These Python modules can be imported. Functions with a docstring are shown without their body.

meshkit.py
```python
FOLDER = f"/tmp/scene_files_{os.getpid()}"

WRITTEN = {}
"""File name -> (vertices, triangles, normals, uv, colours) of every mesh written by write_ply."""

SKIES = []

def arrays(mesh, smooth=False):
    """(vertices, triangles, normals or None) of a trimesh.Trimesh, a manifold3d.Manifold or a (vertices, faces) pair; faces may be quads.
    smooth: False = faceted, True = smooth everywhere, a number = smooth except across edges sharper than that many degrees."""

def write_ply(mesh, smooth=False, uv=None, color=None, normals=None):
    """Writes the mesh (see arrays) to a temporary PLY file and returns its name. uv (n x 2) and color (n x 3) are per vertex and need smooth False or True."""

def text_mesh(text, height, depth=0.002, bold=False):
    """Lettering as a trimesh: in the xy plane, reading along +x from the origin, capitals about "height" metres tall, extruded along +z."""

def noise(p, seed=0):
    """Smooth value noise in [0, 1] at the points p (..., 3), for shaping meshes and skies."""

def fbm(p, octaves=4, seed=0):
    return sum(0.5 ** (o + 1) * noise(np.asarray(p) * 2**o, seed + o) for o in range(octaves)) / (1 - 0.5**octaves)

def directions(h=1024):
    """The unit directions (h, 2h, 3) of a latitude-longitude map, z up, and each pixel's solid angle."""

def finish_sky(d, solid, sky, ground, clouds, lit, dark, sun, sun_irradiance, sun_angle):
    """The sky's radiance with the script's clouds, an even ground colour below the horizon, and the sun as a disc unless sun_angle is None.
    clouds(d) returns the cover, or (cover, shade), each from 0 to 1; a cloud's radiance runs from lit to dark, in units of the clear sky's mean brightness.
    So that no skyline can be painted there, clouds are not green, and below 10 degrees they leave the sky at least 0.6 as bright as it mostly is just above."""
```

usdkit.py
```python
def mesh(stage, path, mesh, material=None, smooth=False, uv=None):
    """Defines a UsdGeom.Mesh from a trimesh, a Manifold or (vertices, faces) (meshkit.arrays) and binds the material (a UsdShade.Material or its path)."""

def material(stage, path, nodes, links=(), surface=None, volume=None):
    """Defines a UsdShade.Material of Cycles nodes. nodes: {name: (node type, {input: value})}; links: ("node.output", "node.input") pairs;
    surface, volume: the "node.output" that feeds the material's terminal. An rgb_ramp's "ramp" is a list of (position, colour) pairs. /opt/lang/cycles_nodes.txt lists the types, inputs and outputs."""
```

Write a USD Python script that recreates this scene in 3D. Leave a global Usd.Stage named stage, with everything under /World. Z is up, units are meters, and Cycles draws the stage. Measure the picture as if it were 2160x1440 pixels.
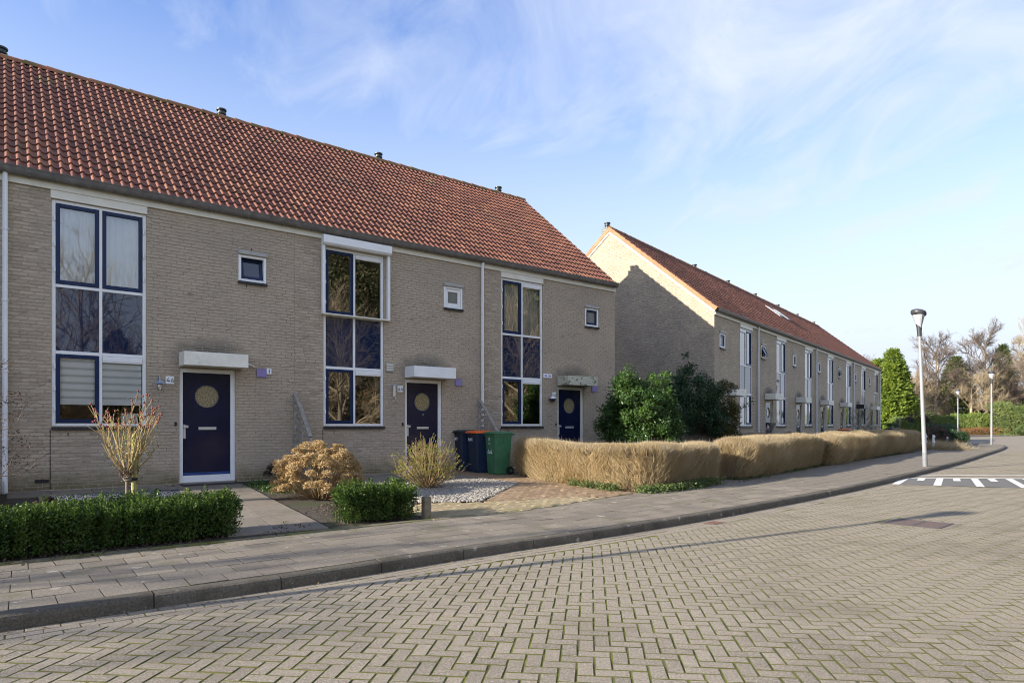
import math, random
import numpy as np
import trimesh
import usdkit, meshkit
from pxr import Usd, UsdGeom, UsdLux, UsdShade, Gf, Sdf, Vt
from shapely.geometry import Polygon, box as sbox, LineString, Point
from shapely.ops import unary_union

stage = Usd.Stage.CreateInMemory()
UsdGeom.SetStageUpAxis(stage, "Z")
UsdGeom.SetStageMetersPerUnit(stage, 1.0)
UsdGeom.Xform.Define(stage, "/World")
UsdGeom.Scope.Define(stage, "/World/Looks")

# ---------------------------------------------------------------- camera
CAM_H = 1.45
cam = UsdGeom.Camera.Define(stage, "/World/camera")
cam.CreateHorizontalApertureAttr(36.0)
cam.CreateVerticalApertureAttr(24.0)
cam.CreateFocalLengthAttr(23.0)
cam.CreateVerticalApertureOffsetAttr(2.95)
cam.CreateClippingRangeAttr(Gf.Vec2f(0.05, 3000))
cam.CreateFStopAttr(0.0)
cam.AddTranslateOp().Set(Gf.Vec3d(0, 0, CAM_H))
cam.AddRotateXYZOp().Set(Gf.Vec3f(90, 0, 0))
cam.CreateExposureAttr(1.98)

# ---------------------------------------------------------------- sky and sun
SUN_AZ = np.array([-0.872, -0.490]); SUN_AZ = SUN_AZ / np.linalg.norm(SUN_AZ)
SUN_EL = math.radians(18.8)
to_sun = np.array([SUN_AZ[0]*math.cos(SUN_EL), SUN_AZ[1]*math.cos(SUN_EL), math.sin(SUN_EL)])
sky_look = usdkit.material(stage, "/World/Looks/sky_look", {
    "tc": ("texture_coordinate", {}),
    "sep": ("separate_xyz", {}),
    "sky": ("sky_texture", {"sky_type": "single_scattering", "sun_disc": False, "sun_elevation": SUN_EL,
                            "sun_rotation": math.atan2(to_sun[0], to_sun[1]), "altitude": 0.0, "air_density": 1.25, "aerosol_density": 0.6, "ozone_density": 2.2}),
    "zz": ("math", {"math_type": "add", "value2": 0.22}),
    "dx": ("math", {"math_type": "divide"}), "dy": ("math", {"math_type": "divide"}),
    "pl": ("combine_xyz", {"z": 0.0}),
    "vr": ("vector_rotate", {"rotate_type": "z_axis", "angle": -0.35}),
    "mp": ("mapping", {"scale": (1.15, 0.62, 1.0), "location": (3.1, 1.7, 0)}),
    "mp2": ("mapping", {"scale": (0.9, 0.55, 1.0), "location": (0.35, 0.2, 0)}),
    "n1": ("noise_texture", {"scale": 3.3, "detail": 10.0, "roughness": 0.60, "distortion": 0.9}),
    "n2": ("noise_texture", {"scale": 1.1, "detail": 4.0, "roughness": 0.5, "distortion": 0.2}),
    "mul": ("math", {"math_type": "multiply_add", "value2": 0.8}),
    "side": ("map_range", {"from_min": -0.45, "from_max": 0.35, "to_min": -0.20, "to_max": 0.19, "clamp": True}),
    "add": ("math", {"math_type": "add"}),
    "fac": ("map_range", {"from_min": 0.68, "from_max": 1.27, "to_min": 0.04, "to_max": 0.95, "clamp": True}),
    "hz": ("map_range", {"from_min": 0.10, "from_max": 0.54, "to_min": 0.98, "to_max": 0.0, "clamp": True}),
    "mx": ("math", {"math_type": "maximum"}),
    "mix": ("mix", {"color2": (2.25, 2.47, 2.88)}),
    "sat": ("hsv", {"hue": 0.522, "saturation": 1.24, "value": 0.84, "fac": 1.0}),
    "bg": ("background_shader", {"strength": 0.095}),
}, [("tc.generated", "sep.vector"), ("sep.z", "zz.value1"), ("sep.x", "dx.value1"), ("sep.y", "dy.value1"),
    ("zz.value", "dx.value2"), ("zz.value", "dy.value2"), ("dx.value", "pl.x"), ("dy.value", "pl.y"),
    ("pl.vector", "vr.vector"), ("vr.vector", "mp.vector"), ("vr.vector", "mp2.vector"), ("mp.vector", "n1.vector"), ("mp2.vector", "n2.vector"),
    ("n2.fac", "mul.value1"), ("n1.fac", "mul.value3"), ("sep.x", "side.value"),
    ("mul.value", "add.value1"), ("side.result", "add.value2"), ("add.value", "fac.value"),
    ("sep.z", "hz.value"), ("hz.result", "mx.value1"), ("fac.result", "mx.value2"), ("mx.value", "mix.fac"),
    ("sky.color", "sat.color"), ("sat.color", "mix.color1"), ("mix.color", "bg.color")], surface="bg.background")
dome = UsdLux.DomeLight.Define(stage, "/World/sky")
dome.CreateIntensityAttr(1.0)
UsdShade.MaterialBindingAPI.Apply(dome.GetPrim()).Bind(sky_look)
dome.GetPrim().SetCustomDataByKey("kind", "structure")
dome.GetPrim().SetCustomDataByKey("label", "blue winter sky with thin streaks of white cloud")
dome.GetPrim().SetCustomDataByKey("category", "sky")
sun = UsdLux.DistantLight.Define(stage, "/World/sun")
sun.CreateIntensityAttr(0.76)
sun.CreateAngleAttr(0.53)
sun.CreateNormalizeAttr(True)
sun.CreateColorAttr(Gf.Vec3f(1.0, 0.92, 0.79))
_z = to_sun; _x = np.cross([0, 0, 1], _z); _x /= np.linalg.norm(_x); _y = np.cross(_z, _x)
_m = Gf.Matrix4d(*[float(v) for v in (*_x, 0, *_y, 0, *_z, 0, 0, 0, 0, 1)])
sun.AddTransformOp().Set(_m)

# ---------------------------------------------------------------- helpers
RNG = np.random.default_rng(7)
random.seed(7)
taken = {}

def numbered(parent, name):
    k = (parent, name); n = taken.get(k, 0); taken[k] = n + 1
    return f"{parent}/{name}" if n == 0 else f"{parent}/{name}_{n:03d}"

def data(p, **kw):
    for k, v in kw.items():
        if v: p.SetCustomDataByKey(k, v)
    return p

class MB:
    """collects triangles"""
    def __init__(s): s.V, s.F, s.n = [], [], 0
    def add(s, v, f):
        v = np.asarray(v, float); f = np.asarray(f, int)
        if f.shape[1] == 4: f = np.vstack([f[:, [0, 1, 2]], f[:, [0, 2, 3]]])
        s.V.append(v); s.F.append(f + s.n); s.n += len(v); return s
    def tm(s, m, M=None):
        v = np.array(m.vertices)
        if M is not None: v = v @ np.asarray(M)[:3, :3].T + np.asarray(M)[:3, 3]
        return s.add(v, m.faces)
    def box(s, x0, x1, y0, y1, z0, z1, c=0.0):
        x0, x1 = min(x0, x1), max(x0, x1); y0, y1 = min(y0, y1), max(y0, y1); z0, z1 = min(z0, z1), max(z0, z1)
        ctr = np.array([(x0+x1)/2, (y0+y1)/2, (z0+z1)/2]); h = np.array([(x1-x0)/2, (y1-y0)/2, (z1-z0)/2])
        if c <= 0:
            return s.add(ctr + BOXV*h, BOXF)
        c = min(c, 0.45*h.min())
        return s.add(ctr + CHS*(h - c*(1-CHA)), CHF)
    def quad(s, a, b, c, d): return s.add([a, b, c, d], [[0, 1, 2, 3]])
    def tube(s, pts, r, n=6, cap=True):
        v, f = tube(pts, r, n, cap); return s.add(v, f)
    def get(s):
        return np.vstack(s.V), np.vstack(s.F)
    def moved(s, fn):
        for i in range(len(s.V)): s.V[i] = fn(s.V[i])
        return s

BOXV = np.array([[x, y, z] for x in (-1, 1) for y in (-1, 1) for z in (-1, 1)], float)
BOXF = np.array([[0, 1, 3, 2], [4, 6, 7, 5], [0, 4, 5, 1], [2, 3, 7, 6], [0, 2, 6, 4], [1, 5, 7, 3]])
CHS, CHA = [], []
for _c in BOXV:
    for _a in range(3):
        CHS.append(_c); CHA.append(np.eye(3)[_a])
CHS, CHA = np.array(CHS), np.array(CHA)
_hull = trimesh.convex.convex_hull(CHS*(1 - 0.1*(1-CHA)))
_map = [int(np.argmin(np.linalg.norm(CHS*(1-0.1*(1-CHA)) - v, axis=1))) for v in _hull.vertices]
CHF = np.array([[_map[i] for i in f] for f in _hull.faces])

_TF = {}
def tube(pts, r, n=6, cap=True):
    pts = np.asarray(pts, float); k = len(pts); r = np.broadcast_to(np.asarray(r, float), (k,))
    t = np.gradient(pts, axis=0); t /= np.maximum(np.linalg.norm(t, axis=1, keepdims=True), 1e-9)
    ref = np.array([0, 0, 1.0]) if abs(t[:, 2]).mean() < 0.9 else np.array([1.0, 0, 0])
    a = np.cross(t, ref); a /= np.maximum(np.linalg.norm(a, axis=1, keepdims=True), 1e-9); b = np.cross(t, a)
    th = np.arange(n)/n*2*np.pi
    v = pts[:, None] + r[:, None, None]*(np.cos(th)[None, :, None]*a[:, None] + np.sin(th)[None, :, None]*b[:, None])
    v = v.reshape(-1, 3)
    if (k, n, cap) not in _TF:
        f = []
        for i in range(k-1):
            for j in range(n):
                j2 = (j+1) % n
                f.append([i*n+j, i*n+j2, (i+1)*n+j2, (i+1)*n+j])
        f = np.array(f); f = np.vstack([f[:, [0, 2, 1]], f[:, [0, 3, 2]]]); m = k*n
        if cap: f = np.vstack([f, [[m, j, (j+1) % n] for j in range(n)], [[m+1, (k-1)*n+(j+1) % n, (k-1)*n+j] for j in range(n)]])
        _TF[(k, n, cap)] = f
    f = _TF[(k, n, cap)]
    if cap: v = np.vstack([v, pts[:1], pts[-1:]])
    return v, f

def lathe(prof, n=20, M=None):
    prof = np.asarray(prof, float); th = np.arange(n)/n*2*np.pi
    v = np.stack([prof[:, None, 0]*np.cos(th), prof[:, None, 0]*np.sin(th), np.repeat(prof[:, 1:2], n, 1)], -1).reshape(-1, 3)
    f = []
    for i in range(len(prof)-1):
        for j in range(n):
            j2 = (j+1) % n; f.append([i*n+j, i*n+j2, (i+1)*n+j2, (i+1)*n+j])
    return v, np.array(f)

def put(parent, name, mb, mat, smooth=False, **kw):
    path = numbered(parent, name)
    m = usdkit.mesh(stage, path, mb.get() if isinstance(mb, MB) else mb, mat, smooth=smooth)
    if kw: data(m.GetPrim(), **kw)
    return path

def thing(name, label, category, loc=(0, 0, 0), rz=0.0, group=None, kind=None):
    path = numbered("/World", name)
    x = UsdGeom.Xform.Define(stage, path)
    x.AddTranslateOp().Set(Gf.Vec3d(*map(float, loc))); x.AddRotateZOp().Set(float(math.degrees(rz)))
    data(x.GetPrim(), label=label, category=category, group=group, kind=kind)
    return path

def copy_of(src, name, label, category, loc, rz=0.0, group=None, scale=None):
    path = numbered("/World", name)
    x = UsdGeom.Xform.Define(stage, path)
    x.GetPrim().GetReferences().AddInternalReference(src)
    x.GetPrim().SetInstanceable(True)
    xf = UsdGeom.Xformable(x.GetPrim()); xf.ClearXformOpOrder()
    t = xf.GetPrim().CreateAttribute("xformOp:translate", Sdf.ValueTypeNames.Double3, False); t.Set(Gf.Vec3d(*map(float, loc)))
    r = xf.GetPrim().CreateAttribute("xformOp:rotateZ", Sdf.ValueTypeNames.Float, False); r.Set(float(math.degrees(rz)))
    order = ["xformOp:translate", "xformOp:rotateZ"]
    if scale:
        c = xf.GetPrim().CreateAttribute("xformOp:scale", Sdf.ValueTypeNames.Float3, False); c.Set(Gf.Vec3f(*[float(scale)]*3)); order.append("xformOp:scale")
    xf.GetPrim().CreateAttribute("xformOpOrder", Sdf.ValueTypeNames.TokenArray, False, Sdf.VariabilityUniform).Set(Vt.TokenArray(order))
    data(x.GetPrim(), label=label, category=category, group=group)
    return path

def one(name, mb, mat, label, category, smooth=False, group=None, kind=None):
    return put("/World", name, mb, mat, smooth, label=label, category=category, group=group, kind=kind)

# ---------------------------------------------------------------- materials
def mat(name, base, rough=0.6, var=0.25, scale=6.0, bump=0.0, bscale=60.0, tint2=None, spec=0.4, metallic=0.0, island=0.0, detail=4.0, coat=0.0, extra=None, bdist=0.01, side=None):
    """a principled surface whose colour wanders between two tones by noise, with fine relief"""
    base = np.array(base, float); c2 = np.array(tint2, float) if tint2 is not None else np.clip(base*(1+var), 0, 0.9)
    c1 = base if tint2 is not None else base*(1-var)
    N = {"tc": ("texture_coordinate", {}), "n": ("noise_texture", {"scale": scale, "detail": detail, "roughness": 0.6}),
         "r": ("rgb_ramp", {"ramp": [(0.3, c1), (0.7, c2)]}),
         "p": ("principled_bsdf", {"roughness": rough, "specular_ior_level": spec, "metallic": metallic, "coat_weight": coat})}
    L = [("tc.object", "n.vector"), ("n.fac", "r.fac")]
    out = "r.color"
    if island > 0:
        N["g"] = ("geometry", {}); N["oi"] = ("object_info", {}); N["ad"] = ("math", {"math_type": "add"}); N["fr"] = ("math", {"math_type": "fraction"})
        N["ir"] = ("map_range", {"from_min": 0.0, "from_max": 1.0, "to_min": 1-island, "to_max": 1+island})
        N["h"] = ("hsv", {"hue": 0.5, "saturation": 1.0, "fac": 1.0})
        L += [("g.random_per_island", "ad.value1"), ("oi.random", "ad.value2"), ("ad.value", "fr.value1"), ("fr.value", "ir.value"), ("ir.result", "h.value"), (out, "h.color")]
        out = "h.color"
    if extra:   # (colour, scale, lo, hi): patches of another colour
        for q, (col, sc, lo, hi) in enumerate(extra):
            N[f"e{q}"] = ("noise_texture", {"scale": sc, "detail": 6.0, "roughness": 0.65}); N[f"em{q}"] = ("map_range", {"from_min": lo, "from_max": hi, "to_min": 0.0, "to_max": 1.0, "clamp": True})
            N[f"ex{q}"] = ("mix", {"color2": col})
            L += [("tc.object", f"e{q}.vector"), (f"e{q}.fac", f"em{q}.value"), (f"em{q}.result", f"ex{q}.fac"), (out, f"ex{q}.color1")]
            out = f"ex{q}.color"
    if side is not None:   # growth on the upright sides of a stone
        N["gn"] = ("geometry", {}); N["gs"] = ("separate_xyz", {}); N["gr"] = ("map_range", {"from_min": 0.93, "from_max": 0.55, "to_min": 0.0, "to_max": 1.0, "clamp": True}); N["gm"] = ("mix", {"color2": side})
        L += [("gn.true_normal", "gs.vector"), ("gs.z", "gr.value"), ("gr.result", "gm.fac"), (out, "gm.color1")]; out = "gm.color"
    L.append((out, "p.base_color"))
    if bump > 0:
        N["bn"] = ("noise_texture", {"scale": bscale, "detail": 3.0, "roughness": 0.6}); N["b"] = ("bump", {"strength": bump, "distance": bdist})
        L += [("tc.object", "bn.vector"), ("bn.fac", "b.height"), ("b.normal", "p.normal")]
    return usdkit.material(stage, f"/World/Looks/{name}", N, L, surface="p.BSDF")

def leaf(name, c1, c2, trans=0.35, rough=0.45, scale=2.0, island=0.3):
    N = {"tc": ("texture_coordinate", {}), "n": ("noise_texture", {"scale": scale, "detail": 3.0}), "r": ("rgb_ramp", {"ramp": [(0.33, c1), (0.67, c2)]}),
         "g": ("geometry", {}), "ir": ("map_range", {"from_min": 0.0, "from_max": 1.0, "to_min": 1-island, "to_max": 1+island}),
         "h": ("hsv", {"hue": 0.5, "saturation": 1.0, "fac": 1.0}), "p": ("principled_bsdf", {"roughness": rough, "specular_ior_level": 0.35}),
         "t": ("translucent_bsdf", {}), "m": ("mix_closure", {"fac": trans})}
    L = [("tc.object", "n.vector"), ("n.fac", "r.fac"), ("g.random_per_island", "ir.value"), ("ir.result", "h.value"), ("r.color", "h.color"),
         ("h.color", "p.base_color"), ("h.color", "t.color"), ("p.BSDF", "m.closure1"), ("t.BSDF", "m.closure2")]
    return usdkit.material(stage, f"/World/Looks/{name}", N, L, surface="m.closure")

def soot(N, L, out, cx, res):
    """sooty smear that has grown on the wall above the door canopy, centred cx along the wall"""
    N.update({"ss": ("separate_xyz", {}), "sa": ("math", {"math_type": "subtract", "value2": cx}), "sb": ("math", {"math_type": "divide", "value2": 0.78}), "sc": ("math", {"math_type": "multiply"}),
              "sd": ("math", {"math_type": "subtract", "value2": 2.84}), "se": ("math", {"math_type": "divide", "value2": 0.36}), "sf": ("math", {"math_type": "multiply"}), "sg": ("math", {"math_type": "add"}),
              "sn": ("noise_texture", {"scale": 3.2, "detail": 5.0}), "sm": ("math", {"math_type": "multiply_add", "value2": 1.3}), "sr": ("map_range", {"from_min": 1.90, "from_max": 0.70, "to_min": 0.0, "to_max": 0.88, "clamp": True}),
              "sx": ("mix", {"color2": (0.05, 0.045, 0.042)})})
    L += [("tc.object", "ss.vector"), ("ss.x", "sa.value1"), ("sa.value", "sb.value1"), ("sb.value", "sc.value1"), ("sb.value", "sc.value2"), ("ss.z", "sd.value1"), ("sd.value", "se.value1"), ("se.value", "sf.value1"), ("se.value", "sf.value2"),
          ("sc.value", "sg.value1"), ("sf.value", "sg.value2"), ("tc.object", "sn.vector"), ("sn.fac", "sm.value1"), ("sg.value", "sm.value3"), ("sm.value", "sr.value"), ("sr.result", "sx.fac"), (out, "sx.color1"), ("sx.color", res)]

def brickwall(name, axis, cx=None):
    """brickwork too far off to lay brick by brick; axis: which object axis runs along the wall"""
    N = {"tc": ("texture_coordinate", {}), "s": ("separate_xyz", {}), "c": ("combine_xyz", {"z": 0.0}),
         "b": ("brick_texture", {"scale": 1.0, "brick_width": 0.2225, "row_height": 0.0625, "mortar_size": 0.006, "mortar_smooth": 0.15, "bias": -0.1,
                                 "color1": (0.46, 0.39, 0.30), "color2": (0.37, 0.31, 0.24), "mortar": (0.27, 0.23, 0.18)}),
         "n": ("noise_texture", {"scale": 1.1, "detail": 4.0}), "r": ("rgb_ramp", {"ramp": [(0.3, (0.85, 0.85, 0.86)), (0.7, (1.08, 1.06, 1.0))]}),
         "mm": ("mapping", {"scale": (9.0, 9.0, 26.0)}), "n2": ("noise_texture", {"scale": 1.0, "detail": 4.0}), "r2": ("rgb_ramp", {"ramp": [(0.35, (0.72, 0.70, 0.68)), (0.55, (1, 1, 1))]}),
         "x": ("mix", {"mix_type": "multiply", "fac": 1.0}), "y": ("mix", {"mix_type": "multiply", "fac": 1.0}),
         "bu": ("bump", {"strength": 0.5, "distance": 0.006, "invert": True}), "p": ("principled_bsdf", {"roughness": 0.85, "specular_ior_level": 0.25})}
    L = [("tc.object", "s.vector"), (f"s.{axis}", "c.x"), ("s.z", "c.y"), ("c.vector", "b.vector"), ("tc.object", "n.vector"), ("n.fac", "r.fac"),
         ("tc.object", "mm.vector"), ("mm.vector", "n2.vector"), ("n2.fac", "r2.fac"), ("b.color", "x.color1"), ("r.color", "x.color2"), ("x.color", "y.color1"), ("r2.color", "y.color2"),
         ("b.fac", "bu.height"), ("bu.normal", "p.normal")]
    if cx is None: L.append(("y.color", "p.base_color"))
    else: soot(N, L, "y.color", cx, "p.base_color")
    return usdkit.material(stage, f"/World/Looks/{name}", N, L, surface="p.BSDF")

def brickmat(name, c):
    """one brick's face: long shallow creases and soot, own tone"""
    c = np.array(c)
    N = {"tc": ("texture_coordinate", {}), "mp": ("mapping", {"scale": (6.0, 6.0, 42.0)}), "n": ("noise_texture", {"scale": 1.0, "detail": 5.0, "roughness": 0.68, "distortion": 1.0}),
         "r": ("rgb_ramp", {"ramp": [(0.28, c*0.30), (0.37, c*0.60), (0.42, c*0.97), (0.7, c*1.1)]}),
         "big": ("noise_texture", {"scale": 0.9, "detail": 3.0}), "r2": ("rgb_ramp", {"ramp": [(0.3, (0.86, 0.86, 0.88)), (0.7, (1.08, 1.05, 1.0))]}), "x": ("mix", {"mix_type": "multiply", "fac": 1.0}),
         "g": ("geometry", {}), "ir": ("map_range", {"from_min": 0.0, "from_max": 1.0, "to_min": 0.80, "to_max": 1.18}), "h": ("hsv", {"hue": 0.5, "saturation": 1.0, "fac": 1.0}),
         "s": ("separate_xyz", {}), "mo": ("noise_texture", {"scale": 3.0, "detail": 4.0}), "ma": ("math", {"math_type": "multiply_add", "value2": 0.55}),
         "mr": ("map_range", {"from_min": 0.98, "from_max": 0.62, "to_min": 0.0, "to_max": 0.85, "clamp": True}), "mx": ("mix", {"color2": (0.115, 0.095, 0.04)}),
         "b": ("bump", {"strength": 0.55, "distance": 0.006}), "p": ("principled_bsdf", {"roughness": 0.85, "specular_ior_level": 0.25})}
    L = [("tc.object", "mp.vector"), ("mp.vector", "n.vector"), ("n.fac", "r.fac"), ("tc.object", "big.vector"), ("big.fac", "r2.fac"), ("r.color", "x.color1"), ("r2.color", "x.color2"),
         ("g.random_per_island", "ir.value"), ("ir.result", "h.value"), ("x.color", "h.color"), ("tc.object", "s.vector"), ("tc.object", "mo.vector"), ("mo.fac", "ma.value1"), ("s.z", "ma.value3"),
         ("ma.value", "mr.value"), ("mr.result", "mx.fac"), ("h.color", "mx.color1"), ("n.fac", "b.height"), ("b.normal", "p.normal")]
    soot(N, L, "mx.color", 3.28, "p.base_color")
    return usdkit.material(stage, f"/World/Looks/{name}", N, L, surface="p.BSDF")

def glass(name, ior=1.55, tint=(0.93, 0.95, 0.95), lo=0.0):
    N = {"f": ("fresnel", {"IOR": ior}), "a": ("math", {"math_type": "add", "value2": lo, "use_clamp": True}), "t": ("transparent_bsdf", {"color": tint}), "g": ("glossy_bsdf", {"roughness": 0.0, "color": (1, 1, 1)}), "m": ("mix_closure", {})}
    return usdkit.material(stage, f"/World/Looks/{name}", N, [("f.fac", "a.value1"), ("a.value", "m.fac"), ("t.BSDF", "m.closure1"), ("g.BSDF", "m.closure2")], surface="m.closure")

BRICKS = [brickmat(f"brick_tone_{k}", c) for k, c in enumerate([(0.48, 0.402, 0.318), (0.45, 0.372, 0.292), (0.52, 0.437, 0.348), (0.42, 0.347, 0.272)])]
MORTAR = mat("mortar", (0.36, 0.30, 0.225), 0.95, 0.2, 20, 0.3, 200)
WALL_X = brickwall("brickwork_front", "x", 1.62); WALL_Y = brickwall("brickwork_side", "y")
WHITE = mat("white_paint", (0.72, 0.72, 0.72), 0.35, 0.04, 3, 0.05, 30)
CREAM = mat("cream_board", (0.66, 0.63, 0.55), 0.5, 0.06, 4)
CANOPY = mat("canopy_paint", (0.70, 0.68, 0.59), 0.6, 0.10, 5, 0.08, 40, extra=[((0.46, 0.43, 0.34), 4.0, 0.58, 0.80)])
MOSSY_CANOPY = mat("weathered_canopy", (0.50, 0.48, 0.38), 0.8, 0.25, 9, 0.3, 60, extra=[((0.13, 0.125, 0.07), 9.0, 0.5, 0.62)])
NAVY = mat("navy_paint", (0.0045, 0.0155, 0.054), 0.3, 0.2, 3, spec=0.3)
DOORBLUE = mat("navy_door", (0.0035, 0.0055, 0.019), 0.16, 0.25, 3, 0.02, 120, spec=0.45, coat=0.15)
BLUESTRIP = mat("blue_strip", (0.018, 0.05, 0.18), 0.35, 0.15, 5)
NAVYGLASS = mat("navy_glass", (0.0025, 0.008, 0.026), 0.012, 0.1, 2, spec=0.9, coat=0.25)
SILL = mat("dark_sill_tile", (0.022, 0.024, 0.028), 0.3, 0.2, 9)
LINTEL = mat("zinc_lintel", (0.34, 0.33, 0.31), 0.6, 0.15, 9)
GUTTER = mat("zinc_gutter", (0.12, 0.108, 0.098), 0.5, 0.3, 7, 0.1, 40, metallic=0.15)
PIPE = mat("white_pipe", (0.70, 0.71, 0.73), 0.4, 0.04, 4)
PANE = glass("window_glass", 1.75, lo=0.16)
PANE_CURTAIN = glass("window_glass_soft", 1.5, lo=0.03)
DOORPANE = mat("frosted_round_glass", (0.36, 0.29, 0.16), 0.05, 0.35, 38, 0.45, 60, tint2=(0.02, 0.016, 0.010), spec=1.0, coat=0.6)
FROST = mat("frosted_glass", (0.22, 0.22, 0.20), 0.15, 0.4, 70, 0.5, 90, tint2=(0.06, 0.06, 0.06), spec=0.8)
BLIND = mat("blind_fabric", (0.86, 0.87, 0.88), 0.9, 0.03, 2)
BLIND2 = mat("blind_shade_band", (0.55, 0.57, 0.58), 0.9, 0.03, 2)
CURTAIN = mat("net_curtain", (0.74, 0.79, 0.86), 0.95, 0.08, 3)
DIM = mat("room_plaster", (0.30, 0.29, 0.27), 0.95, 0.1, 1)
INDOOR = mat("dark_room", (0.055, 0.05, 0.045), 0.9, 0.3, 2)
TILES = [mat(f"roof_tile_tone_{k}", c, 0.75, 0.2, 5, 0.25, 90, island=0.14, extra=[((0.10, 0.055, 0.036), 0.8, 0.52, 0.85), ((0.13, 0.105, 0.04), 2.2, 0.60, 0.72), ((0.30, 0.26, 0.20), 40.0, 0.66, 0.74)])
         for k, c in enumerate([(0.185, 0.075, 0.046), (0.155, 0.062, 0.041), (0.218, 0.094, 0.054)])]
RIDGE = mat("ridge_tile", (0.26, 0.105, 0.06), 0.85, 0.25, 6, 0.4, 50, island=0.15, extra=[((0.115, 0.10, 0.035), 3.0, 0.46, 0.6)])
VERGE = mat("verge_tile", (0.36, 0.165, 0.085), 0.75, 0.15, 5, 0.1, 60, island=0.12)
UNDERLAY = mat("roof_underlay", (0.05, 0.03, 0.025), 0.9, 0.2, 5)
FLUE = mat("flue_metal", (0.045, 0.055, 0.06), 0.45, 0.2, 9, metallic=0.3)
STEEL = mat("brushed_steel", (0.60, 0.60, 0.58), 0.35, 0.06, 9, metallic=0.8)
GALV = mat("galvanised_lamp", (0.30, 0.38, 0.48), 0.4, 0.1, 9, metallic=0.4)
BLACKP = mat("black_plastic", (0.012, 0.012, 0.013), 0.4, 0.2, 9)
LILAC = mat("lilac_plate", (0.24, 0.19, 0.42), 0.6, 0.05, 3)
PLATE = mat("enamel_plate", (0.78, 0.79, 0.80), 0.3, 0.03, 3)
INK = mat("dark_lettering", (0.02, 0.025, 0.05), 0.5, 0.05, 3)
WHITEINK = mat("white_lettering", (0.72, 0.74, 0.78), 0.6, 0.1, 30)
OLDWOOD = mat("grey_weathered_wood", (0.29, 0.265, 0.23), 0.85, 0.3, 12, 0.4, 60)
STAKE = mat("green_stained_post", (0.27, 0.25, 0.085), 0.8, 0.25, 9, 0.3, 50)
POSTW = mat("mossy_post_wood", (0.20, 0.165, 0.11), 0.9, 0.25, 12, 0.4, 60, extra=[((0.10, 0.11, 0.035), 9.0, 0.5, 0.65)])
POLE = mat("lamp_pole_paint", (0.25, 0.257, 0.27), 0.38, 0.05, 5, spec=0.5)
LAMPDARK = mat("lamp_hood", (0.05, 0.052, 0.058), 0.4, 0.15, 5, metallic=0.2)
LAMPGREY = mat("lamp_base_sleeve", (0.17, 0.175, 0.19), 0.5, 0.15, 6)
LAMPGLASS = mat("lamp_diffuser", (0.36, 0.375, 0.40), 0.15, 0.05, 3, spec=0.6)
# ground
PAVERS = [mat(f"paver_tone_{k}", c, 0.9, 0.30, 60, 0.8, 160, island=0.12, detail=3.0, bdist=0.004, extra=[((0.47, 0.42, 0.34), 105.0, 0.545, 0.60), ((0.075, 0.063, 0.047), 120.0, 0.55, 0.61), ((0.125, 0.105, 0.075), 0.6, 0.50, 0.85)], side=(0.055, 0.058, 0.013))
          for k, c in enumerate([(0.24, 0.20, 0.150), (0.215, 0.18, 0.135), (0.26, 0.218, 0.165)])]
FARPAV = mat("paving_far", (0.235, 0.198, 0.149), 0.9, 0.2, 3, 0.5, 20, extra=[((0.17, 0.15, 0.085), 9.0, 0.55, 0.75)])
MOSS = mat("joint_moss", (0.125, 0.125, 0.020), 1.0, 0.4, 5, 0.8, 260, bdist=0.006, extra=[((0.075, 0.065, 0.042), 1.3, 0.52, 0.66)])
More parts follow.
